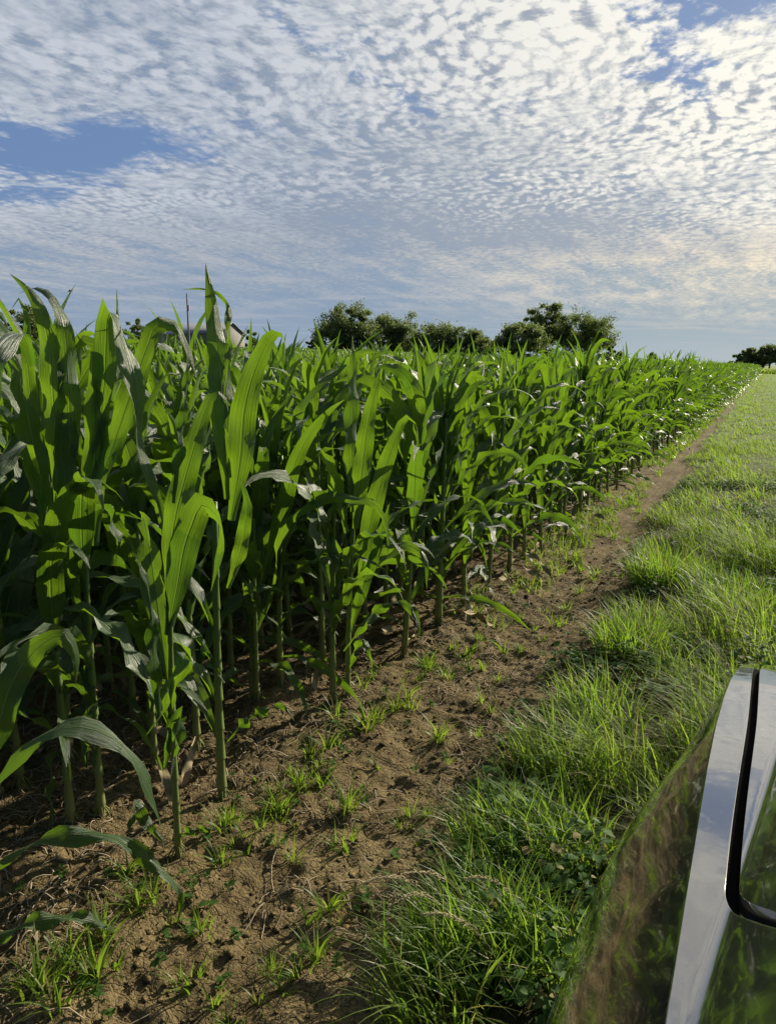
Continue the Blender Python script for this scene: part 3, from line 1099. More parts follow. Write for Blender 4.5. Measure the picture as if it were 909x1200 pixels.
front_plant(-1.86, 1.16, 13, [
    ([(-45, 960), (-5, 915), (40, 868), (92, 851), (135, 866), (167, 905), (186, 955), (194, 1004)], .078, UP, (0, 6, -22), .10),
    ([(-40, 1050), (15, 1000), (70, 981), (120, 978), (165, 1000), (199, 1030), (212, 1052), (207, 1088)], .052, UP, (0, 10, 40), .12),
    ([(-40, 1120), (0, 1097), (50, 1078), (100, 1076), (130, 1088), (140, 1104)], .046, UP, (0, 20), .12),
    ([(-40, 930), (-2, 850), (20, 790), (50, 755), (74, 745), (88, 764), (89, 800)], .088, C, (0, 10, 30), .10),
    ([(-50, 700), (-25, 610), (0, 540), (30, 520), (48, 560)], .085, UP, (0, 20), .3),
    ([(-40, 560), (-22, 470), (2, 400), (26, 392), (42, 450)], .095, UP, (0, 20), .4)],
    'corn plant cut by the left photo edge, long leaves arching over the soil', ((0, 0, 1.2),), .014, None, (0, .0))
front_plant(-2.14, 1.77, 14, [
    ([(66, 590), (65, 520), (62, 460), (58, 410), (48, 366), (37, 345), (25, 332), (12, 321)], .100, C, (0, 6, 20), .0),
    ([(78, 600), (82, 510), (80, 440), (72, 372), (58, 343), (45, 337), (18, 346)], .085, C + [.6, 0, 0], (0, 10, 30), .08),
    ([(66, 640), (50, 560), (38, 480), (31, 410), (28, 360), (22, 350), (14, 362)], .060, C + [.8, 0, 0], (0, -18), -.04),
    ([(84, 720), (72, 690), (62, 640), (56, 610), (42, 636), (28, 664)], .066, UP, (0, 20), -.12),
    ([(80, 700), (80, 620), (76, 560), (70, 500), (68, 478)], .110, C, (0, 8), -.05),
    ([(86, 560), (82, 480), (75, 430), (100, 420)], .05, C, (0, 8), .2),
    ([(80, 905), (66, 880), (60, 930), (63, 975)], .034, C, (0, 20), -.05)],
    'left one of the twin stalks near the left photo edge, with pale glossy upright leaves', ((0, 0, 1.25),), .0145, (3, 4, 5, 7, 9, 13), (-.02, .0))
front_plant(-2.085, 1.86, 15, [
    ([(110, 640), (111, 560), (113, 490), (114, 440), (110, 402), (99, 399), (95, 440)], .105, C, (0, 5, 10), -.02),
    ([(100, 640), (98, 590), (112, 590), (128, 602), (136, 628), (136, 662)], .075, C + [0, 0, .5], (0, 15), -.14),
    ([(106, 560), (128, 480), (138, 400), (137, 340)], .026, C, (0, 20), .1),
    ([(108, 590), (126, 540), (155, 455), (172, 408), (186, 380), (204, 380), (220, 410), (231, 448)], .086, C + [.3, 0, .2], (0, 0, 15), .12),
    ([(104, 600), (122, 450), (130, 366), (143, 400), (156, 452), (164, 520), (178, 566), (191, 606), (190, 636)], .088, C, (0, 0, 10, 10, 50), -.18),
    ([(100, 780), (103, 812), (100, 855), (97, 893)], .072, C, (0, 5), -.10),
    ([(101, 900), (104, 862), (110, 880), (108, 905)], .028, C, (0, 20), -.03)],
    'right one of the twin stalks near the left photo edge, with a wide sunlit leaf', ((0, 0, 1.2),), .014, (2, 4, 6, 8, 10), (.02, .0))
front_plant(-1.775, 3.03, 16, [
    ([(414, 600), (412, 520), (414, 450), (413, 393)], .085, C + [.5, 0, 0], (0, 14), .04),
    ([(416, 620), (424, 550), (432, 490), (441, 450), (446, 432)], .105, C, (0, 12), -.06),
    ([(408, 700), (398, 660), (384, 625), (398, 592), (418, 588), (440, 591), (453, 612), (456, 642)], .058, UP, (0, 20, 10), -.14),
    ([(402, 762), (420, 740), (446, 712), (470, 706), (486, 722), (492, 752)], .045, UP, (0, 25), -.15)],
    'left one of two stalks together at mid front, erect bright leaf on top', ((0, 0, 1.18),), .0138, (3, 4, 5, 6, 8), (.03, .0))
front_plant(-1.725, 3.09, 17, [
    ([(420, 690), (434, 610), (452, 545), (467, 505), (476, 490), (486, 496), (490, 520)], .100, C + [0, 0, .2], (0, 8, 20), -.10),
    ([(411, 740), (424, 690), (440, 645), (452, 606), (456, 590)], .078, C, (0, 12), -.08),
    ([(412, 700), (432, 660), (455, 640), (478, 640), (496, 652), (500, 690)], .060, UP, (0, 25), -.16),
    ([(407, 800), (414, 765), (424, 752), (434, 770), (438, 800)], .034, UP, (0, 20), -.10)],
    'right one of two stalks together at mid front, leaves bowing over bare soil', ((0, 0, 1.12),), .0125, (4, 6, 7, 9), (.05, .03))
front_plant(-2.13, 2.90, 18, [
    ([(309, 720), (322, 670), (331, 616), (362, 595), (392, 581), (414, 586), (440, 592), (452, 614), (455, 650)], .062, UP, (0, 30, 10), -.45),
    ([(308, 680), (330, 600), (356, 520), (388, 480), (404, 468)], .092, C + [0, 0, .3], (0, 10), -.2),
    ([(308, 660), (300, 580), (318, 500), (345, 455)], .075, C, (0, 15), .1)],
    'second-row corn plant between thick stalk and mid front pair, one long leaf waving sideways', ((0, 0, 1.18),), .0135, (2, 3, 5, 7, 9, 12, 13), (.02, .0))
for k, (x, y, lab) in enumerate([(-2.12, 2.44, 'second-row corn plant standing right behind the thickest front stalk'),
                                 (-2.16, 2.22, 'second-row corn plant behind the short front plant with folded leaf')]):
    o = build_plant(400 + k, True, 18, 5, 1.0, 'corn_plant', (x, y, float(ground_z(x, y)) - .012), 1.0 + 2*k)
    tag(o, lab, 'corn plant', GROUP)
# ------------------------------------------------------------------ single weeds and tussocks


def weed_mesh(seed, n, h, w, name, mat, lean=(.3, 1.2)):
    r = np.random.default_rng(seed)
    a = r.uniform(0, 6.28, n)
    rad = r.uniform(0, .012 + .0012*n, n)
    V, q, uv = blades(rad*np.cos(a), rad*np.sin(a), np.full(n, -.008), h*r.uniform(.45, 1.15, n), w*r.uniform(.7, 1.3, n), a + r.normal(0, .5, n), r.uniform(*lean, n), 5, 1.0, seed)
    return make_mesh(name, V, q, mat, uv)


def seedling_mesh(seed, name):
    r = np.random.default_rng(seed)
    g = Geo()
    h = r.uniform(.02, .06)
    g.tube([[0, 0, -.01], [.004, 0, h*.5], [.002, .003, h]], .0014, 4, False)
    k = int(r.integers(5, 10))
    az = np.arange(k)*2.3 + r.uniform(0, 6)
    P = np.stack([np.zeros(k), np.zeros(k), np.linspace(h*.3, h, k)], -1)
    V, q, uv = ovals(P, r.normal(.30, .35, k), r.uniform(.012, .030, k), az, seed)
    g.put(V, q, None, uv)
    return g.build(name, M_BROAD)


W_GROUP = 'small grassy weeds on the bare soil'
S_GROUP = 'small broad-leaved seedlings on the bare soil'
wprot = [weed_mesh(500 + k, int(n), h, w, 'grassy_weed', M_WEED) for k, (n, h, w) in enumerate([(9, .10, .006), (14, .13, .007), (24, .09, .0055), (7, .17, .008), (30, .14, .0065), (5, .12, .010), (12, .07, .005), (40, .10, .005), (18, .16, .009)])]
sprot = [seedling_mesh(520 + k, 'seedling') for k in range(5)]
spots = [(275, 990), (290, 1000), (262, 975), (318, 938), (328, 955), (300, 925), (342, 912), (365, 893), (350, 925), (385, 885), (375, 915), (410, 868), (395, 880),
         (430, 862), (438, 800), (448, 785), (470, 805), (478, 822), (492, 800), (460, 840), (440, 850), (528, 762), (520, 790), (545, 770), (372, 1072), (360, 1082), (384, 1060), (392, 1085),
         (352, 1140), (330, 1150), (300, 1165), (318, 1128), (370, 1120), (100, 1128), (80, 1140), (60, 1150), (122, 1112), (135, 1135), (112, 1150), (45, 1175), (30, 1160), (90, 1168), (70, 1190),
         (180, 1062), (170, 1080), (150, 1040), (525, 892), (470, 960), (480, 945), (560, 860), (590, 760), (600, 700), (640, 690), (680, 690), (575, 830), (490, 985), (250, 1165), (270, 1190), (610, 660), (655, 640)]
wpos = []
wused = set()
for (px_, py_) in spots:
    d0 = pt(px_, py_, 1.0) - np.array([0, 0, CAM_H]); k = -CAM_H/d0[2]
    wpos.append((d0[0]*k, d0[1]*k))
for i in range(90):
    y = 1.5 + 8.5*rng.random()
    wpos.append((-1.47 + rng.normal(0, .10), y))
for i in range(45):
    y = 1.4 + 9*rng.random()
    wpos.append((rng.uniform(-1.5, float(verge_edge(y)) - .03), y))
for i, (x, y) in enumerate(wpos):
    k = int(rng.integers(9))
    o = wprot[k] if k not in wused else wprot[k].copy()
    if k in wused: col.objects.link(o)
    wused.add(k)
    s = rng.uniform(.55, 1.2)
    o.location = (x, y, float(ground_z(x, y))); o.rotation_euler = (0, 0, rng.uniform(0, 6.28)); o.scale = (s, s, s)
    lab = ('small grassy weed in the green patch at the lower left corner' if (y < 1.6 and x < -1.25) else
           'small grassy weed in the band along the foot of the corn' if x < -1.32 else
           'small grassy weed sprouting alone out on the bare soil strip')
    tag(o, lab, 'weed', W_GROUP)
spos = []
for (px_, py_) in [(25, 1050), (75, 1045), (165, 1035), (185, 1040), (165, 1062), (195, 1095), (225, 1095), (130, 1045), (520, 985), (505, 1000), (545, 990), (430, 1060), (360, 1110), (240, 985), (120, 920), (520, 885)]:
    d0 = pt(px_, py_, 1.0) - np.array([0, 0, CAM_H]); k = -CAM_H/d0[2]
    spos.append((d0[0]*k, d0[1]*k))
for i in range(110):
    y = 1.2 + 6*rng.random()**1.3
    spos.append((-1.47 + rng.normal(0, .12) if i % 3 else rng.uniform(-1.9, float(verge_edge(y))), y))
for i, (x, y) in enumerate(spos):
    k = i % 5
    o = sprot[k] if i < 5 else sprot[k].copy()
    if i >= 5: col.objects.link(o)
    s = rng.uniform(.7, 1.3)
    o.location = (x, y, float(ground_z(x, y))); o.rotation_euler = (0, 0, rng.uniform(0, 6.28)); o.scale = (s, s, s)
    tag(o, 'tiny broad-leaved seedling on bare soil near the left photo edge' if x < -1.25 and y < 1.75 else
        'tiny broad-leaved seedling in the weedy band by the corn' if x < -1.3 else 'tiny broad-leaved seedling out on the bare soil strip', 'seedling', S_GROUP)

T_GROUP = 'grass tussocks along the verge'


def tussock(px_, py_, n, h, w, spread, label, seeds=0, lean_bias=None):
    d0 = pt(px_, py_, 1.0) - np.array([0, 0, CAM_H]); k = -CAM_H/d0[2]
    x, y = d0[0]*k, d0[1]*k
    r = np.random.default_rng(int(px_*7 + py_))
    root = empty('grass_tussock', (x, y, float(ground_z(x, y)) - .012))
    a = r.uniform(0, 6.28, n); rad = spread*np.sqrt(r.random(n))
    az = a + r.normal(0, .7, n)
    if lean_bias is not None:
        az = np.where(r.random(n) < .5, lean_bias + r.normal(0, .5, n), az)
    V, q, uv = blades(rad*np.cos(a), rad*np.sin(a), np.zeros(n), h*r.uniform(.45, 1.15, n)*(1 - .3*(rad/spread)**2), w*r.uniform(.6, 1.4, n), az, r.uniform(.15, .95, n), 6, 1.0, n)
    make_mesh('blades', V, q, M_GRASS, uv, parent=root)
    for s in range(seeds):
        g = Geo(); a0 = r.uniform(2.2, 4.2); L = h*r.uniform(1.1, 1.35)
        t = np.linspace(0, 1, 9); th = R(8) + R(95)*t**2.2
        mid = np.concatenate([[np.zeros(3)], np.cumsum(np.stack([np.sin(th)*math.cos(a0), np.sin(th)*math.sin(a0), np.cos(th)], -1)[1:]*L/8, axis=0)])
        mid += [r.normal(0, spread*.4), r.normal(0, spread*.4), 0]
        g.tube(mid, .0011, 4, False)
        ax = catmull(mid[5:], 26)
        for i in range(26):
            for j in range(5):
                d = r.normal(0, 1, 3); d /= np.linalg.norm(d)
                c = ax[i] + d*.006*(1 - .5*i/26)
                g.tube([c, c + d*.003 + (ax[min(i + 1, 25)] - ax[i])*.9], [.0013, .0004], 3, False)
        g.build('seed_head', M_SEED, root)
    tag(root, label, 'grass tussock', T_GROUP)
    return root


tussock(778, 690, 620, .42, .0075, .26, 'big round grass tussock standing alone at the dirt edge, upper one of two')
tussock(738, 772, 420, .36, .0070, .22, 'round grass tussock at the dirt edge, lower one of two above the car')
tussock(655, 905, 320, .30, .0062, .20, 'sunlit tussock of fine grass at the verge edge halfway between car and tussock pair', 0, 3.4)
tussock(700, 850, 320, .30, .0060, .22, 'sunlit tussock of fine grass just left of the car front end', 0, 3.4)
tussock(600, 1010, 340, .32, .0060, .20, 'loose grass tussock spilling left over bare soil, left of the fender bulge', 0, 3.6)
tussock(660, 1010, 300, .30, .0062, .18, 'dense bright grass tussock touching the fender bulge', 0, 3.4)
tussock(560, 1120, 380, .32, .0065, .20, 'grass tussock with drooping pale seed heads near the bottom photo edge', 3, 3.6)
tussock(620, 1130, 320, .30, .0070, .17, 'grass tussock with one pale seed head close beside the car flank', 2, 3.4)
tussock(510, 1185, 260, .28, .0065, .17, 'lowest grass tussock at the bottom photo edge, leaning over the soil', 0, 3.4)
tussock(850, 640, 420, .34, .0085, .32, 'tall leaning grass tussock in the verge near the right photo edge', 0, 2.6)
tussock(850, 720, 420, .36, .0075, .28, 'tall leaning grass tussock right behind the car nose', 0, 2.6)

# ------------------------------------------------------------------ trees


def tree(name, px_, wpx, ytop, dist, seed, label, cat='tree', lobes=None, open_=0.0, leaf_s=.36, n_clump=90, per=120, group='trees on the skyline', mat=None, low=.12):
    r = np.random.default_rng(seed)
    top = pt(px_, ytop, dist)
    x, y = top[0], top[1]
    z0 = float(terrain(x, y)) - .3
    Ht = top[2] - z0; Wd = wpx/901*dist*1.0
    root = empty(name, (x, y, z0), 0)
    lobes = lobes or [(0, 0, .62, .5, .40), (-.25, 0, .50, .33, .30), (.25, .05, .52, .33, .30), (.02, .1, .82, .28, .18), (0, -.1, .38, .46, .2)]
    lobes = list(lobes) + [(r.uniform(-.4, .4), r.uniform(-.2, .2), r.uniform(.45, .9), r.uniform(.08, .18), r.uniform(.06, .13)) for _ in range(4)]
    # trunk and limbs
    g = Geo()
    g.tube([[0, 0, 0], [.1, .05, Ht*.25], [-.05, .1, Ht*.5], [0, 0, Ht*.8]], [Wd*.030, Wd*.024, Wd*.016, Wd*.004], 8)
    cents = []
    for i in range(n_clump):
        lx, ly, lz, lw, lh = lobes[int(r.choice(len(lobes), p=np.array([l[3]*l[4] for l in lobes])/sum(l[3]*l[4] for l in lobes)))]
        d = r.normal(0, 1, 3); d /= np.linalg.norm(d)
        rr = r.uniform(.30, 1.0)**.7
        c = np.array([(lx + d[0]*lw*rr)*Wd, (ly + d[1]*lw*rr)*Wd, (lz + d[2]*lh*rr)*Ht])
        if c[2] < low*Ht: c[2] = low*Ht + abs(r.normal(0, .04))*Ht
        if c[2] > .985*Ht: c[2] = .985*Ht - r.random()*.05*Ht
        cents.append(c)
    cents = np.array(cents)
    for c in cents[r.permutation(n_clump)[:22]]:
        s = np.array([0, 0, Ht*r.uniform(.22, .55)])
        m = (s + c)/2 + [0, 0, -.06*Ht]
        g.tube([s, m, c], [Wd*.012, Wd*.008, Wd*.002], 5, False)
    g.build('trunk', M_BARK, root)
    # crown: leaf-sized faces in uneven clumps
    P = []
    for c in cents:
        k = int(per*1.4*r.uniform(.4, 1.6)*(1 - open_*r.random()))
        cr = Wd*r.uniform(.035, .105)
        P.append(c + r.normal(0, 1, (k, 3))*cr*np.array([.62, .62, .48]))
    P = np.concatenate(P); n = len(P)
    a = r.normal(0, 1, (n, 3)); a /= np.linalg.norm(a, axis=1)[:, None]
    b = np.cross(a, r.normal(0, 1, (n, 3))); b /= np.linalg.norm(b, axis=1)[:, None]
    s = (leaf_s*r.uniform(.5, 1.3, n))[:, None]
    V = np.stack([P - a*s*.6, P - b*s*.38 + a*s*.05, P + a*s*.6, P + b*s*.38 + a*s*.05], 1).reshape(-1, 3)
    make_mesh('crown', V, np.arange(n*4).reshape(-1, 4), mat or M_TREE, None, False, root)
    return tag(root, label, cat, group)


tree('broadleaf_tree', 406, 70, 357, 165, 1, 'biggest round dark tree, leftmost of the left group on the skyline', n_clump=150)
tree('broadleaf_tree', 464, 66, 364, 170, 2, 'dark tree with a thin open tuft at its top right, in the left group', n_clump=120,
     lobes=[(-.1, 0, .55, .42, .38), (.2, 0, .45, .35, .3), (.33, 0, .90, .14, .09), (-.12, 0, .8, .22, .14)])
tree('broadleaf_tree', 515, 68, 378, 160, 3, 'lower rounded tree in the middle of the left group on the skyline', n_clump=110)
tree('broadleaf_tree', 553, 52, 389, 158, 4, 'lowest spreading tree at the right end of the left group', n_clump=90)
tree('broadleaf_tree', 367, 18, 388, 175, 5, 'small tree just left of the biggest round dark tree', n_clump=36)
tree('broadleaf_tree', 293, 16, 386, 170, 6, 'little dark tree showing over the corn just right of the barn', n_clump=36)
tree('broadleaf_tree', 26, 46, 360, 150, 7, 'dark tree glimpsed between corn leaves at the left photo edge', n_clump=90)
tree('broadleaf_tree', 160, 30, 374, 190, 8, 'far low tree above the corn between left edge and utility pole', n_clump=50)
tree('broadleaf_tree', 192, 26, 379, 195, 9, 'far low tree just left of the utility pole', n_clump=50)
tree('broadleaf_tree', 612, 56, 378, 150, 10, 'yellowish low bushy tree at the left of the right-hand group', n_clump=100, open_=.3)
tree('broadleaf_tree', 640, 52, 351, 170, 11, 'tallest slender tree in the middle of the right-hand group', n_clump=120, open_=.3,
     lobes=[(0, 0, .5, .45, .42), (.1, 0, .8, .25, .18), (-.2, 0, .66, .25, .2), (-.1, 0, .9, .1, .08)])
tree('broadleaf_tree', 688, 74, 357, 165, 12, 'wide airy tree with sky gaps at the right of the right-hand group', n_clump=120, open_=.5,
     lobes=[(-.1, 0, .5, .38, .36), (.22, 0, .62, .27, .22), (-.05, 0, .85, .2, .12), (.32, 0, .45, .15, .15), (-.3, 0, .6, .16, .25)])
tree('broadleaf_tree', 716, 24, 401, 168, 13, 'small low bush-like tree at the right foot of the wide airy tree', n_clump=40)
tree('broadleaf_tree', 765, 12, 414, 235, 14, 'tiny lone far tree poking above the corn horizon', n_clump=26, leaf_s=.5)
tree('broadleaf_tree', 863, 16, 415, 240, 15, 'little far tree where the corn edge meets the lawn end', n_clump=32, leaf_s=.5)
tree('broadleaf_tree', 880, 22, 409, 238, 16, 'dark far tree, left of the pair at the right photo edge', n_clump=60, leaf_s=.5)
tree('broadleaf_tree', 903, 36, 404, 236, 17, 'largest dark far tree cut by the right photo edge', n_clump=90, leaf_s=.5)
tree('broadleaf_tree', 945, 40, 407, 240, 18, 'dark far tree just beyond the right photo edge', n_clump=60, leaf_s=.5)

# far crop at the end of the lawn
n = 9000
x = rng.uniform(-3.5, 60, n); y = 178 + rng.uniform(0, 14, n)
rowy = np.round((y - 178)/.76)*.76 + 178
V, q, uv = blades(x, rowy + rng.normal(0, .1, n), terrain(x, rowy), rng.uniform(.8, 1.35, n), rng.uniform(.14, .26, n), rng.uniform(0, 6.28, n), rng.uniform(.2, .9, n), 3, 1, 9)
tag(make_mesh('far_crop', V, q, M_WEED, uv), 'low strip of another green crop across the far end of the lawn', 'crop', kind='stuff')

# ------------------------------------------------------------------ barn, pole, bird
pk = pt(271, 378, 150)
bz = float(terrain(pk[0], pk[1])) - .2
hr = pk[2] - bz
Lb, Wb, he = 17.0, 9.0, hr - 2.0
barn = empty('barn', (pk[0], pk[1], bz), 0)
barn.rotation_euler = (0, 0, CAM_YAW + R(-22))
tag(barn, 'pale gable-ended metal barn with dark roof, peeping over the corn', 'barn')
g = Geo()
t_ = .15
v = [[0, -Wb/2, 0], [0, Wb/2, 0], [0, Wb/2, he], [0, 0, hr - .12], [0, -Wb/2, he]]
v += [[-Lb, a[1], a[2]] for a in v]
g.put(np.array(v), [[0, 1, 6, 5], [1, 2, 7, 6], [0, 5, 9, 4], [0, 4, 2, 1], [5, 6, 7, 9]], [[4, 3, 2], [9, 7, 8]])
g.build('wall', M_PAINT_W, barn, False)
for s in (-1, 1):
    g = Geo()
    sl = (hr - he)/(Wb/2)
    yo = Wb/2 + .35; zo = he - .35*sl
    a = np.array([[.35, 0, hr], [.35, s*yo, zo], [-Lb - .35, s*yo, zo], [-Lb - .35, 0, hr]])
    b = a - [0, 0, .1]
    g.put(np.concatenate([a, b]), [[0, 1, 2, 3], [7, 6, 5, 4], [0, 4, 5, 1], [1, 5, 6, 2], [2, 6, 7, 3], [3, 7, 4, 0]])
    g.build('roof', M_ROOF, barn, False)
for yy in (-2.2, 1.2):
    g = Geo(); g.box((.04, yy, 1.6), (.06, 2.6, 3.2)); g.build('door', M_ROOF, barn, False)

pp_ = pt(219, 344, 95)
pz = float(terrain(pp_[0], pp_[1])) - .3
pole = empty('utility_pole', (pp_[0], pp_[1], pz))
tag(pole, 'thin wooden utility pole rising from the corn left of the tall spike leaf', 'utility pole')
hp = pp_[2] - pz
g = Geo(); g.tube([[0, 0, 0], [0, 0, hp*.5], [0, 0, hp]], [.13, .11, .085], 10); g.build('post', M_WOOD, pole)
g = Geo(); g.box((0, 0, hp - .75), (.10, 1.9, .12)); ca = g.build('crossarm', M_WOOD, pole, False); ca.rotation_euler = (0, 0, CAM_YAW + R(14.6))
for yy in (-.8, .8):
    g = Geo(); g.tube([[0, yy, hp - .69], [0, yy, hp - .60], [0, yy, hp - .52]], [.05, .07, .03], 8)
    i_ = g.build('insulator', M_CERAM, pole); i_.rotation_euler = (0, 0, CAM_YAW + R(14.6))
g = Geo(); g.tube([[.14, 0, hp - 2.0], [.14, 0, hp - 1.35]], [.15, .15], 10); g.build('transformer', M_CERAM, pole)

bp = pt(83, 341.5, 26)
bird = empty('bird', tuple(bp), R(20))
tag(bird, 'tiny dark bird flying above the corn near the left edge', 'bird')
mb = mat_plain('dark_feather', (.02, .017, .016), (.05, .04, .035), 30, .7, .2)
g = Geo(); g.tube([[-.085, 0, 0], [-.05, 0, .004], [0, 0, .006], [.04, 0, .012], [.062, 0, .016], [.08, 0, .012]], [.006, .016, .022, .017, .014, .002], 8)
g.put([[-.07, -.012, .002], [-.07, .012, .002], [-.13, .022, -.002], [-.13, -.022, -.002]], [[0, 1, 2, 3]]); g.build('body', mb, bird)
for s in (-1, 1):
    g = Geo(); g.put([[.03, s*.015, .014], [-.03, s*.015, .012], [.02, s*.07, .050], [-.035, s*.065, .045], [-.02, s*.13, .030], [-.045, s*.12, .028]],
                     [[0, 1, 3, 2], [2, 3, 5, 4]]); g.build('wing', mb, bird)
# ------------------------------------------------------------------ the parked car whose fender fills the lower right corner
def mat_paint():
    m, g = new_mat('car_paint')
    tc = g.node('ShaderNodeTexCoord').outputs['Object']
    fl = g.noise(tc, 900, 1)
    c = g.mix(fl, (.265, .26, .255), (.33, .325, .32))
    dust = g.noise(tc, 34, 5, .65)
    big = g.noise(tc, 3.2, 2)
    nb = bump(g, g.add(g.noise(tc, 16, 1), g.mul(g.noise(tc, 130, 1), .06)), .05, .006)
    b = g.node('ShaderNodeBsdfPrincipled')
    g.plug(b.inputs['Base Color'], g.mix(g.smooth(dust, .60, .78, 0, .35), c, (.30, .26, .20)))
    b.inputs['Metallic'].default_value = .93
    g.plug(b.inputs['Roughness'], g.add(.10, g.smooth(dust, .58, .8, 0, .25)))
    b.inputs['Coat Weight'].default_value = 1.0
    b.inputs['Coat Roughness'].default_value = .015
    g.plug(b.inputs['Normal'], nb)
    g.plug(b.inputs['Coat Normal'], nb)
    finish(g, b.outputs[0])
    return m


M_PAINT = mat_paint()
M_RUB = mat_plain('black_rubber', (.006, .006, .006), (.010, .010, .010), 60, 1.0, .02)
M_GLASS = mat_plain('dark_glass', (.012, .014, .015), (.016, .018, .019), 1, .03, .6, 0, 0, .001)
M_LAMP = mat_plain('lamp_lens', (.55, .57, .6), (.65, .67, .7), 8, .06, .8)
M_RIM = mat_plain('alloy', (.45, .45, .46), (.55, .55, .56), 8, .25, .5, .9)

XC = .72                     # middle of the car


def top_z(y):
    return np.interp(y, [-2.9, -2.6, -2.3, .5, .75, 1.0, 1.5, 1.9, 2.1, 2.32, 2.40, 2.45], [.80, .92, .99, .985, .990, .985, .955, .915, .882, .815, .70, .54])


def crease_x(y):
    return np.interp(y, [-2.9, -2.6, -2.2, 1.35, 1.55, 1.75, 1.92, 2.06, 2.18, 2.28, 2.38, 2.45], [.10, .0, -.04, -.04, -.0375, -.0315, -.022, -.010, .004, .022, .046, .12])


def wide_x(y):
    return np.interp(y, [-2.9, -2.6, -2.2, -1.0, .2, .95, 1.35, 1.48, 1.55, 1.64, 1.76, 1.93, 2.10, 2.27, 2.38, 2.45],
                     [.03, -.10, -.225, -.20, -.20, -.232, -.232, -.218, -.203, -.182, -.150, -.130, -.104, -.066, -.01, .08])


def hood_z(x, y):
    x = np.asarray(x, float); y = np.asarray(y, float)
    xb = .010 + (y - .93)*.115
    xx = np.where(x > XC, 2*XC - x, x)
    s = 1.20*np.logaddexp(0, (xx - xb)/.0035)*.0035
    return top_z(y) + .30*(1 - np.exp(-s/.30))*smoothstep(2.42, 1.6, y) + .06*(np.clip(xx - crease_x(y), 0, .05))


def rail_y(x):               # rear edge of the hood
    return .945 - .225*(1 - np.exp(-(x - .03)/.25))


def fillet(P, r, k=5):
    """round the inner corners of a polyline (n,3) with a per-corner radius"""
    out = [P[0]]
    for i in range(1, len(P) - 1):
        a, b, c = P[i - 1], P[i], P[i + 1]
        rr = min(r[i], np.linalg.norm(a - b)*.49, np.linalg.norm(c - b)*.49)
        p = b + (a - b)/np.linalg.norm(a - b)*rr; q = b + (c - b)/np.linalg.norm(c - b)*rr
        for t in np.linspace(0, 1, k):
            out.append((1 - t)**2*p + 2*t*(1 - t)*b + t*t*q)
    out.append(P[-1])
    return np.array(out)


def grid_faces(n, m, flip=False):
    i, j = np.meshgrid(np.arange(n - 1), np.arange(m - 1), indexing='ij')
    q = np.stack([i*m + j, i*m + j + 1, (i + 1)*m + j + 1, (i + 1)*m + j], -1).reshape(-1, 4)
    return q[:, ::-1] if flip else q


def mirror(v):
    w = v.copy(); w[..., 0] = 2*XC - w[..., 0]
    return w


car = empty('car', (XC, -.2, 0))
tag(car, 'grey metallic car parked at lower right, only its left fender and hood edge in view', 'car')
OFF = np.array([XC, -.2, 0])

# outline of the hood gap, left half: front to rear, round the corner, along the rear edge to the middle
yl = np.linspace(2.40, .998, 80)
xl = np.interp(yl, [.9, 1.08, 1.27, 1.6, 2.1, 2.40], [.011, .012, .016, .027, .032, .058])
xl = np.convolve(np.pad(xl, 6, mode='reflect', reflect_type='odd'), np.ones(13)/13, 'valid')
rear = catmull([[.0112, .998], [.0125, .968], [.020, .938], [.040, .892], [.062, .852], [.10, .806], [.17, .765], [.30, .735], [.50, .718], [XC, .712]], 90)[1:]
cut = int(np.argmax(rear[:, 0] > .12))
xcn, ycn = rear[:cut, 0], rear[:cut, 1]
xr, yr = rear[cut:, 0], rear[cut:, 1]
O = np.stack([np.concatenate([xl, xcn, xr]), np.concatenate([yl, ycn, yr])], -1)
T = np.gradient(O, axis=0); T /= np.linalg.norm(T, axis=1)[:, None]
Nn = np.stack([T[:, 1], -T[:, 0]], -1)           # outward (towards the fender)
if Nn[10, 0] > 0: Nn = -Nn
nl, nc_, nr = len(xl), len(xcn), len(xr)
# far side of the ribbon: crease, then the foot of the windscreen
by = np.concatenate([yl, np.linspace(.985, .62, nc_), np.full(nr, 0.)])
bx = crease_x(by)
bx[nl + nc_:] = np.linspace(-.030, XC, nr)
by[nl + nc_:] = .60 - .16*smoothstep(-.03, XC, bx[nl + nc_:])
rows = []
for k in range(len(O)):
    o = O[k] + Nn[k]*.0078
    b = np.array([bx[k], by[k]])
    ts = np.linspace(0, 1, 12)**1.2
    pts2 = o[None]*(1 - ts[:, None]) + b[None]*ts[:, None]
    z = hood_z(pts2[:, 0], pts2[:, 1])
    line = np.concatenate([[np.array([o[0], o[1], z[0] - .030])], np.concatenate([pts2, z[:, None]], 1)])
    rd_ = [0] + [.0065] + [.0]*(len(line) - 2)
    fl = fillet(line[:3], rd_[:3], 7)
    rows.append(np.concatenate([fl[:-1], line[2:]]))
rows = np.array(rows)

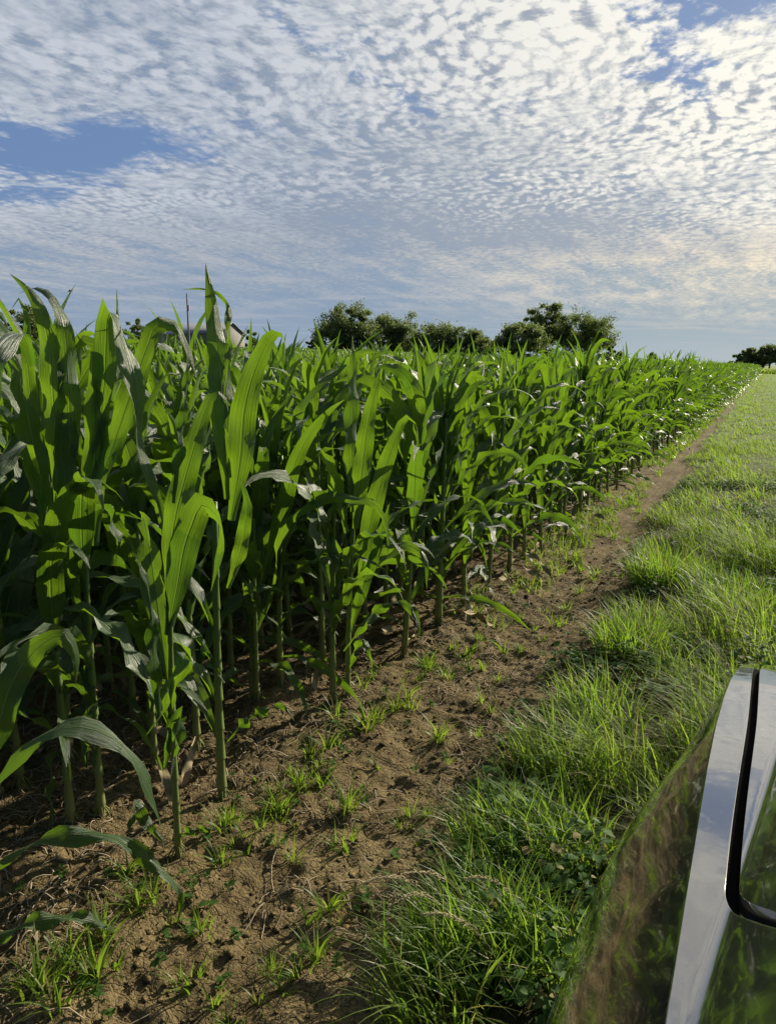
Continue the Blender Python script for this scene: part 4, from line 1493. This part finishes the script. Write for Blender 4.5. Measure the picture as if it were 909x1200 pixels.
# flank: stations along the car, from the crease down to the sill
ys = np.unique(np.concatenate([np.linspace(-2.9, .3, 60), np.linspace(.3, 2.1, 110), np.linspace(2.1, 2.45, 30)]))
ARCH = ((1.06, .29), (-1.72, .29))
fr = []
for y in ys:
    xc, zc, xw = float(crease_x(y)), float(hood_z(crease_x(y), y)), float(wide_x(y))
    zs_ = min(1.0, (zc - .3)/.68)
    bot = .24
    for (yc, rw) in ARCH:
        if abs(y - yc) < rw + .03: bot = max(bot, .29 + math.sqrt(max((rw + .03)**2 - (y - yc)**2, 0)))
    ctrl = np.array([[xc + .012, y, zc + .0005], [xc, y, zc], [xc + (xw - xc)*.40, y, zc - .100*zs_], [xc + (xw - xc)*.76, y, zc - .22*zs_], [xw, y, zc - .37*zs_], [xw - .004, y, zc - .43*zs_],
                     [xw + .006, y, zc - .50*zs_], [xw + .02, y, zc - .58*zs_], [xw + .05, y, .24]])
    head = fillet(ctrl[:3], [0, .009, 0], 9)
    tail = catmull(ctrl[2:], 22)
    prof = np.concatenate([head[:-1], tail])
    prof[:, 2] = np.where(prof[:, 2] < bot, bot, prof[:, 2])
    fr.append(prof)
fr = np.array(fr)
fr[:, 0, 2] -= .0  # first column sits on the ribbon edge
g = Geo()
for mm, flip in ((lambda v: v, False), (mirror, True)):
    g.put(mm(rows).reshape(-1, 3) - OFF, grid_faces(rows.shape[0], rows.shape[1], flip))
    g.put(mm(fr[:, 1:]).reshape(-1, 3) - OFF, grid_faces(fr.shape[0], fr.shape[1] - 1, not flip))
# nose and tail closing panels
for end, flip in ((-1, False), (0, True)):
    a = fr[end, 1:]; b = mirror(a)
    cols = np.array([a*(1 - t) + b*t for t in np.linspace(0, 1, 12)])
    bulge_ = np.sin(np.linspace(0, np.pi, 12))[:, None]*(.12 if end == -1 else -.10)
    cols[:, :, 1] += bulge_
    g.put(cols.reshape(-1, 3) - OFF, grid_faces(12, cols.shape[1], flip))
g.build('body', M_PAINT, car)

# hood panel
hr_ = []
for k in range(len(O)):
    o = O[k] - Nn[k]*.0078
    if k < nl:
        c = np.array([XC, o[1]])
    elif k < nl + nc_:
        f = (k - nl + 1)/nc_
        c = np.array([XC, o[1]*(1 - f*0) + 0*f])
    else:
        continue
    ts = np.linspace(0, 1, 60)**1.8
    p2 = o[None]*(1 - ts[:, None]) + c[None]*ts[:, None]
    # pull the rows of the corner down to the swept rear edge
    z = hood_z(p2[:, 0], p2[:, 1])
    line = np.concatenate([[np.array([o[0], o[1], z[0] - .024])], np.concatenate([p2, z[:, None]], 1)])
    fl = fillet(line[:3], [0, .006, 0], 7)
    hr_.append(np.concatenate([fl[:-1], line[2:]]))
hr_ = np.array(hr_)
# wedge between the last corner row and the rear edge
last = hr_[-1]
wedge = []
xs_l = last[7:, 0]
ye_i = np.interp(xs_l, np.concatenate([xcn[-1:], xr]), np.concatenate([ycn[-1:], yr])) + .0078
for t in np.linspace(0, 1, 8):
    yy = last[7:, 1]*(1 - t) + ye_i*t
    wedge.append(np.stack([xs_l, yy, hood_z(xs_l, yy)], -1))
rim = wedge[-1].copy(); rim[:, 1] -= .004; rim[:, 2] -= .004; wedge.append(rim)
rim2 = rim.copy(); rim2[:, 2] -= .02; wedge.append(rim2)
wedge = np.array(wedge)
g = Geo()
for mm, flip in ((lambda v: v, False), (mirror, True)):
    g.put(mm(hr_).reshape(-1, 3) - OFF, grid_faces(hr_.shape[0], hr_.shape[1], not flip))
    g.put(mm(wedge).reshape(-1, 3) - OFF, grid_faces(wedge.shape[0], wedge.shape[1], not flip))
hood = g.build('hood', M_PAINT, car)
# black rubber seal lying in the gap
g = Geo()
zz_ = hood_z(O[:, 0], O[:, 1]) - .028
path = np.concatenate([O, zz_[:, None]], 1)
g.tube(path - OFF, .0112, 8)
g.tube(mirror(path) - OFF, .0115, 8)
g.build('hood_seal', M_RUB, car)
# inner bay floor under the gap
g = Geo(); g.box(np.array([XC, 1.35, .78]) - OFF, (1.36, 1.2, .02)); g.build('engine_bay_floor', M_RUB, car)

# cabin: roof, pillars and glass
lowr = {'a': (.06, .52, 1.0), 'b': (.0, -.85, 1.02), 'c': (.02, -2.05, 1.04), 'd': (.14, -2.62, 1.0)}
upr = {'a': (.32, -.35, 1.55), 'b': (.29, -.95, 1.585), 'c': (.31, -1.75, 1.57), 'd': (.36, -2.2, 1.53)}


def quadpanel(P, name, mat, thick=.012):
    P = np.array(P, float); nrm = np.cross(P[1] - P[0], P[3] - P[0]); nrm /= np.linalg.norm(nrm)
    g = Geo(); g.put(np.concatenate([P, P - nrm*thick]) - OFF, [[0, 1, 2, 3], [7, 6, 5, 4], [0, 4, 5, 1], [1, 5, 6, 2], [2, 6, 7, 3], [3, 7, 4, 0]])
    return g.build(name, mat, car, False)


MX = lambda p: (2*XC - p[0], p[1], p[2])
quadpanel([lowr['a'], MX(lowr['a']), MX(upr['a']), upr['a']], 'windscreen', M_GLASS)
quadpanel([MX(lowr['d']), lowr['d'], upr['d'], MX(upr['d'])], 'rear_window', M_GLASS)
for f in (lambda p: p, MX):
    for a, b in (('a', 'b'), ('b', 'c'), ('c', 'd')):
        quadpanel([f(lowr[b]), f(lowr[a]), f(upr[a]), f(upr[b])], 'side_window', M_GLASS)
g = Geo()
keys = 'abcd'
rf = []
for k in keys:
    a = np.array(upr[k]); b = np.array(MX(upr[k]))
    rf.append([a*(1 - t) + b*t + np.array([0, 0, .05*math.sin(math.pi*t)**.5 - .005]) for t in np.linspace(0, 1, 11)])
rf = np.array(rf); g.put(rf.reshape(-1, 3) - OFF, grid_faces(4, 11))
for f in (lambda p: p, MX):
    for k in keys:
        g.tube(np.array([f(lowr[k]), f(upr[k])]) - OFF, .030 if k != 'b' else .022, 8)
    g.tube(np.array([f(upr[k]) for k in keys]) - OFF, .032, 8)
    g.tube(np.array([f(lowr[k]) for k in keys]) - OFF, .022, 8)
    # shelf between flank crease and glass foot
    sh = []
    for y in np.linspace(.62, -2.62, 24):
        xg = np.interp(y, [-2.62, -2.05, -.85, .52, .62], [.14, .02, .0, .06, .07]); zg = 1.0
        xc = float(crease_x(y)); sh.append([f((xc, y, float(hood_z(xc, y)))), f((xg + .02, y, zg))])
    sh = np.array(sh); g.put(sh.reshape(-1, 3) - OFF, grid_faces(24, 2))
g.build('roof', M_PAINT, car)

for sx in (-1, 1):
    g = Geo()
    x0 = XC + sx*.60
    g.tube(np.array([[x0, 2.28, .62], [x0, 2.40, .61], [x0 - sx*.02, 2.46, .60]]) - OFF, [.10, .10, .03], 14)
    g.build('headlight', M_LAMP, car)
    for (yc, rw) in ARCH:
        xo = XC + sx*.80
        w = empty('wheel', (0, 0, 0)); w.parent = car
        g = Geo(); a = np.linspace(0, 2*np.pi, 41)
        prof = [(.195, -.1), (.265, -.105), (.285, -.08), (.292, 0), (.285, .08), (.265, .105), (.195, .1)]
        vv = np.array([[[xo + px * 1.0, yc + r_*math.cos(t), .292 + r_*math.sin(t)] for (r_, px) in prof] for t in a])
        g.put(vv.reshape(-1, 3) - OFF, grid_faces(41, 7)); g.build('tyre', M_RUB, w)
        g = Geo()
        for kk in range(5):
            t = kk*2*np.pi/5
            g.tube(np.array([[xo + sx*.075, yc, .292], [xo + sx*.08, yc + .18*math.cos(t), .292 + .18*math.sin(t)]]) - OFF, [.035, .026], 6)
        vv = np.array([[[xo + px, yc + r_*math.cos(t), .292 + r_*math.sin(t)] for (r_, px) in ((.0, sx*.05), (.175, sx*.04), (.195, sx*.098), (.200, sx*.09))] for t in a])
        g.put(vv.reshape(-1, 3) - OFF, grid_faces(41, 4)); g.build('rim', M_RIM, w)
    g = Geo(); xm = XC + sx*(XC + .26)
    g.tube(np.array([[XC + sx*(XC - .0), -.30, 1.04], [XC + sx*(XC + .10), -.32, 1.07]]) - OFF, .022, 8)
    g.tube(np.array([[XC + sx*(XC + .07), -.32, 1.08], [XC + sx*(XC + .12), -.30, 1.09], [XC + sx*(XC + .22), -.30, 1.09], [XC + sx*(XC + .28), -.32, 1.09]]) - OFF, [.05, .075, .075, .04], 12)
    g.build('side_mirror', M_PAINT, car)
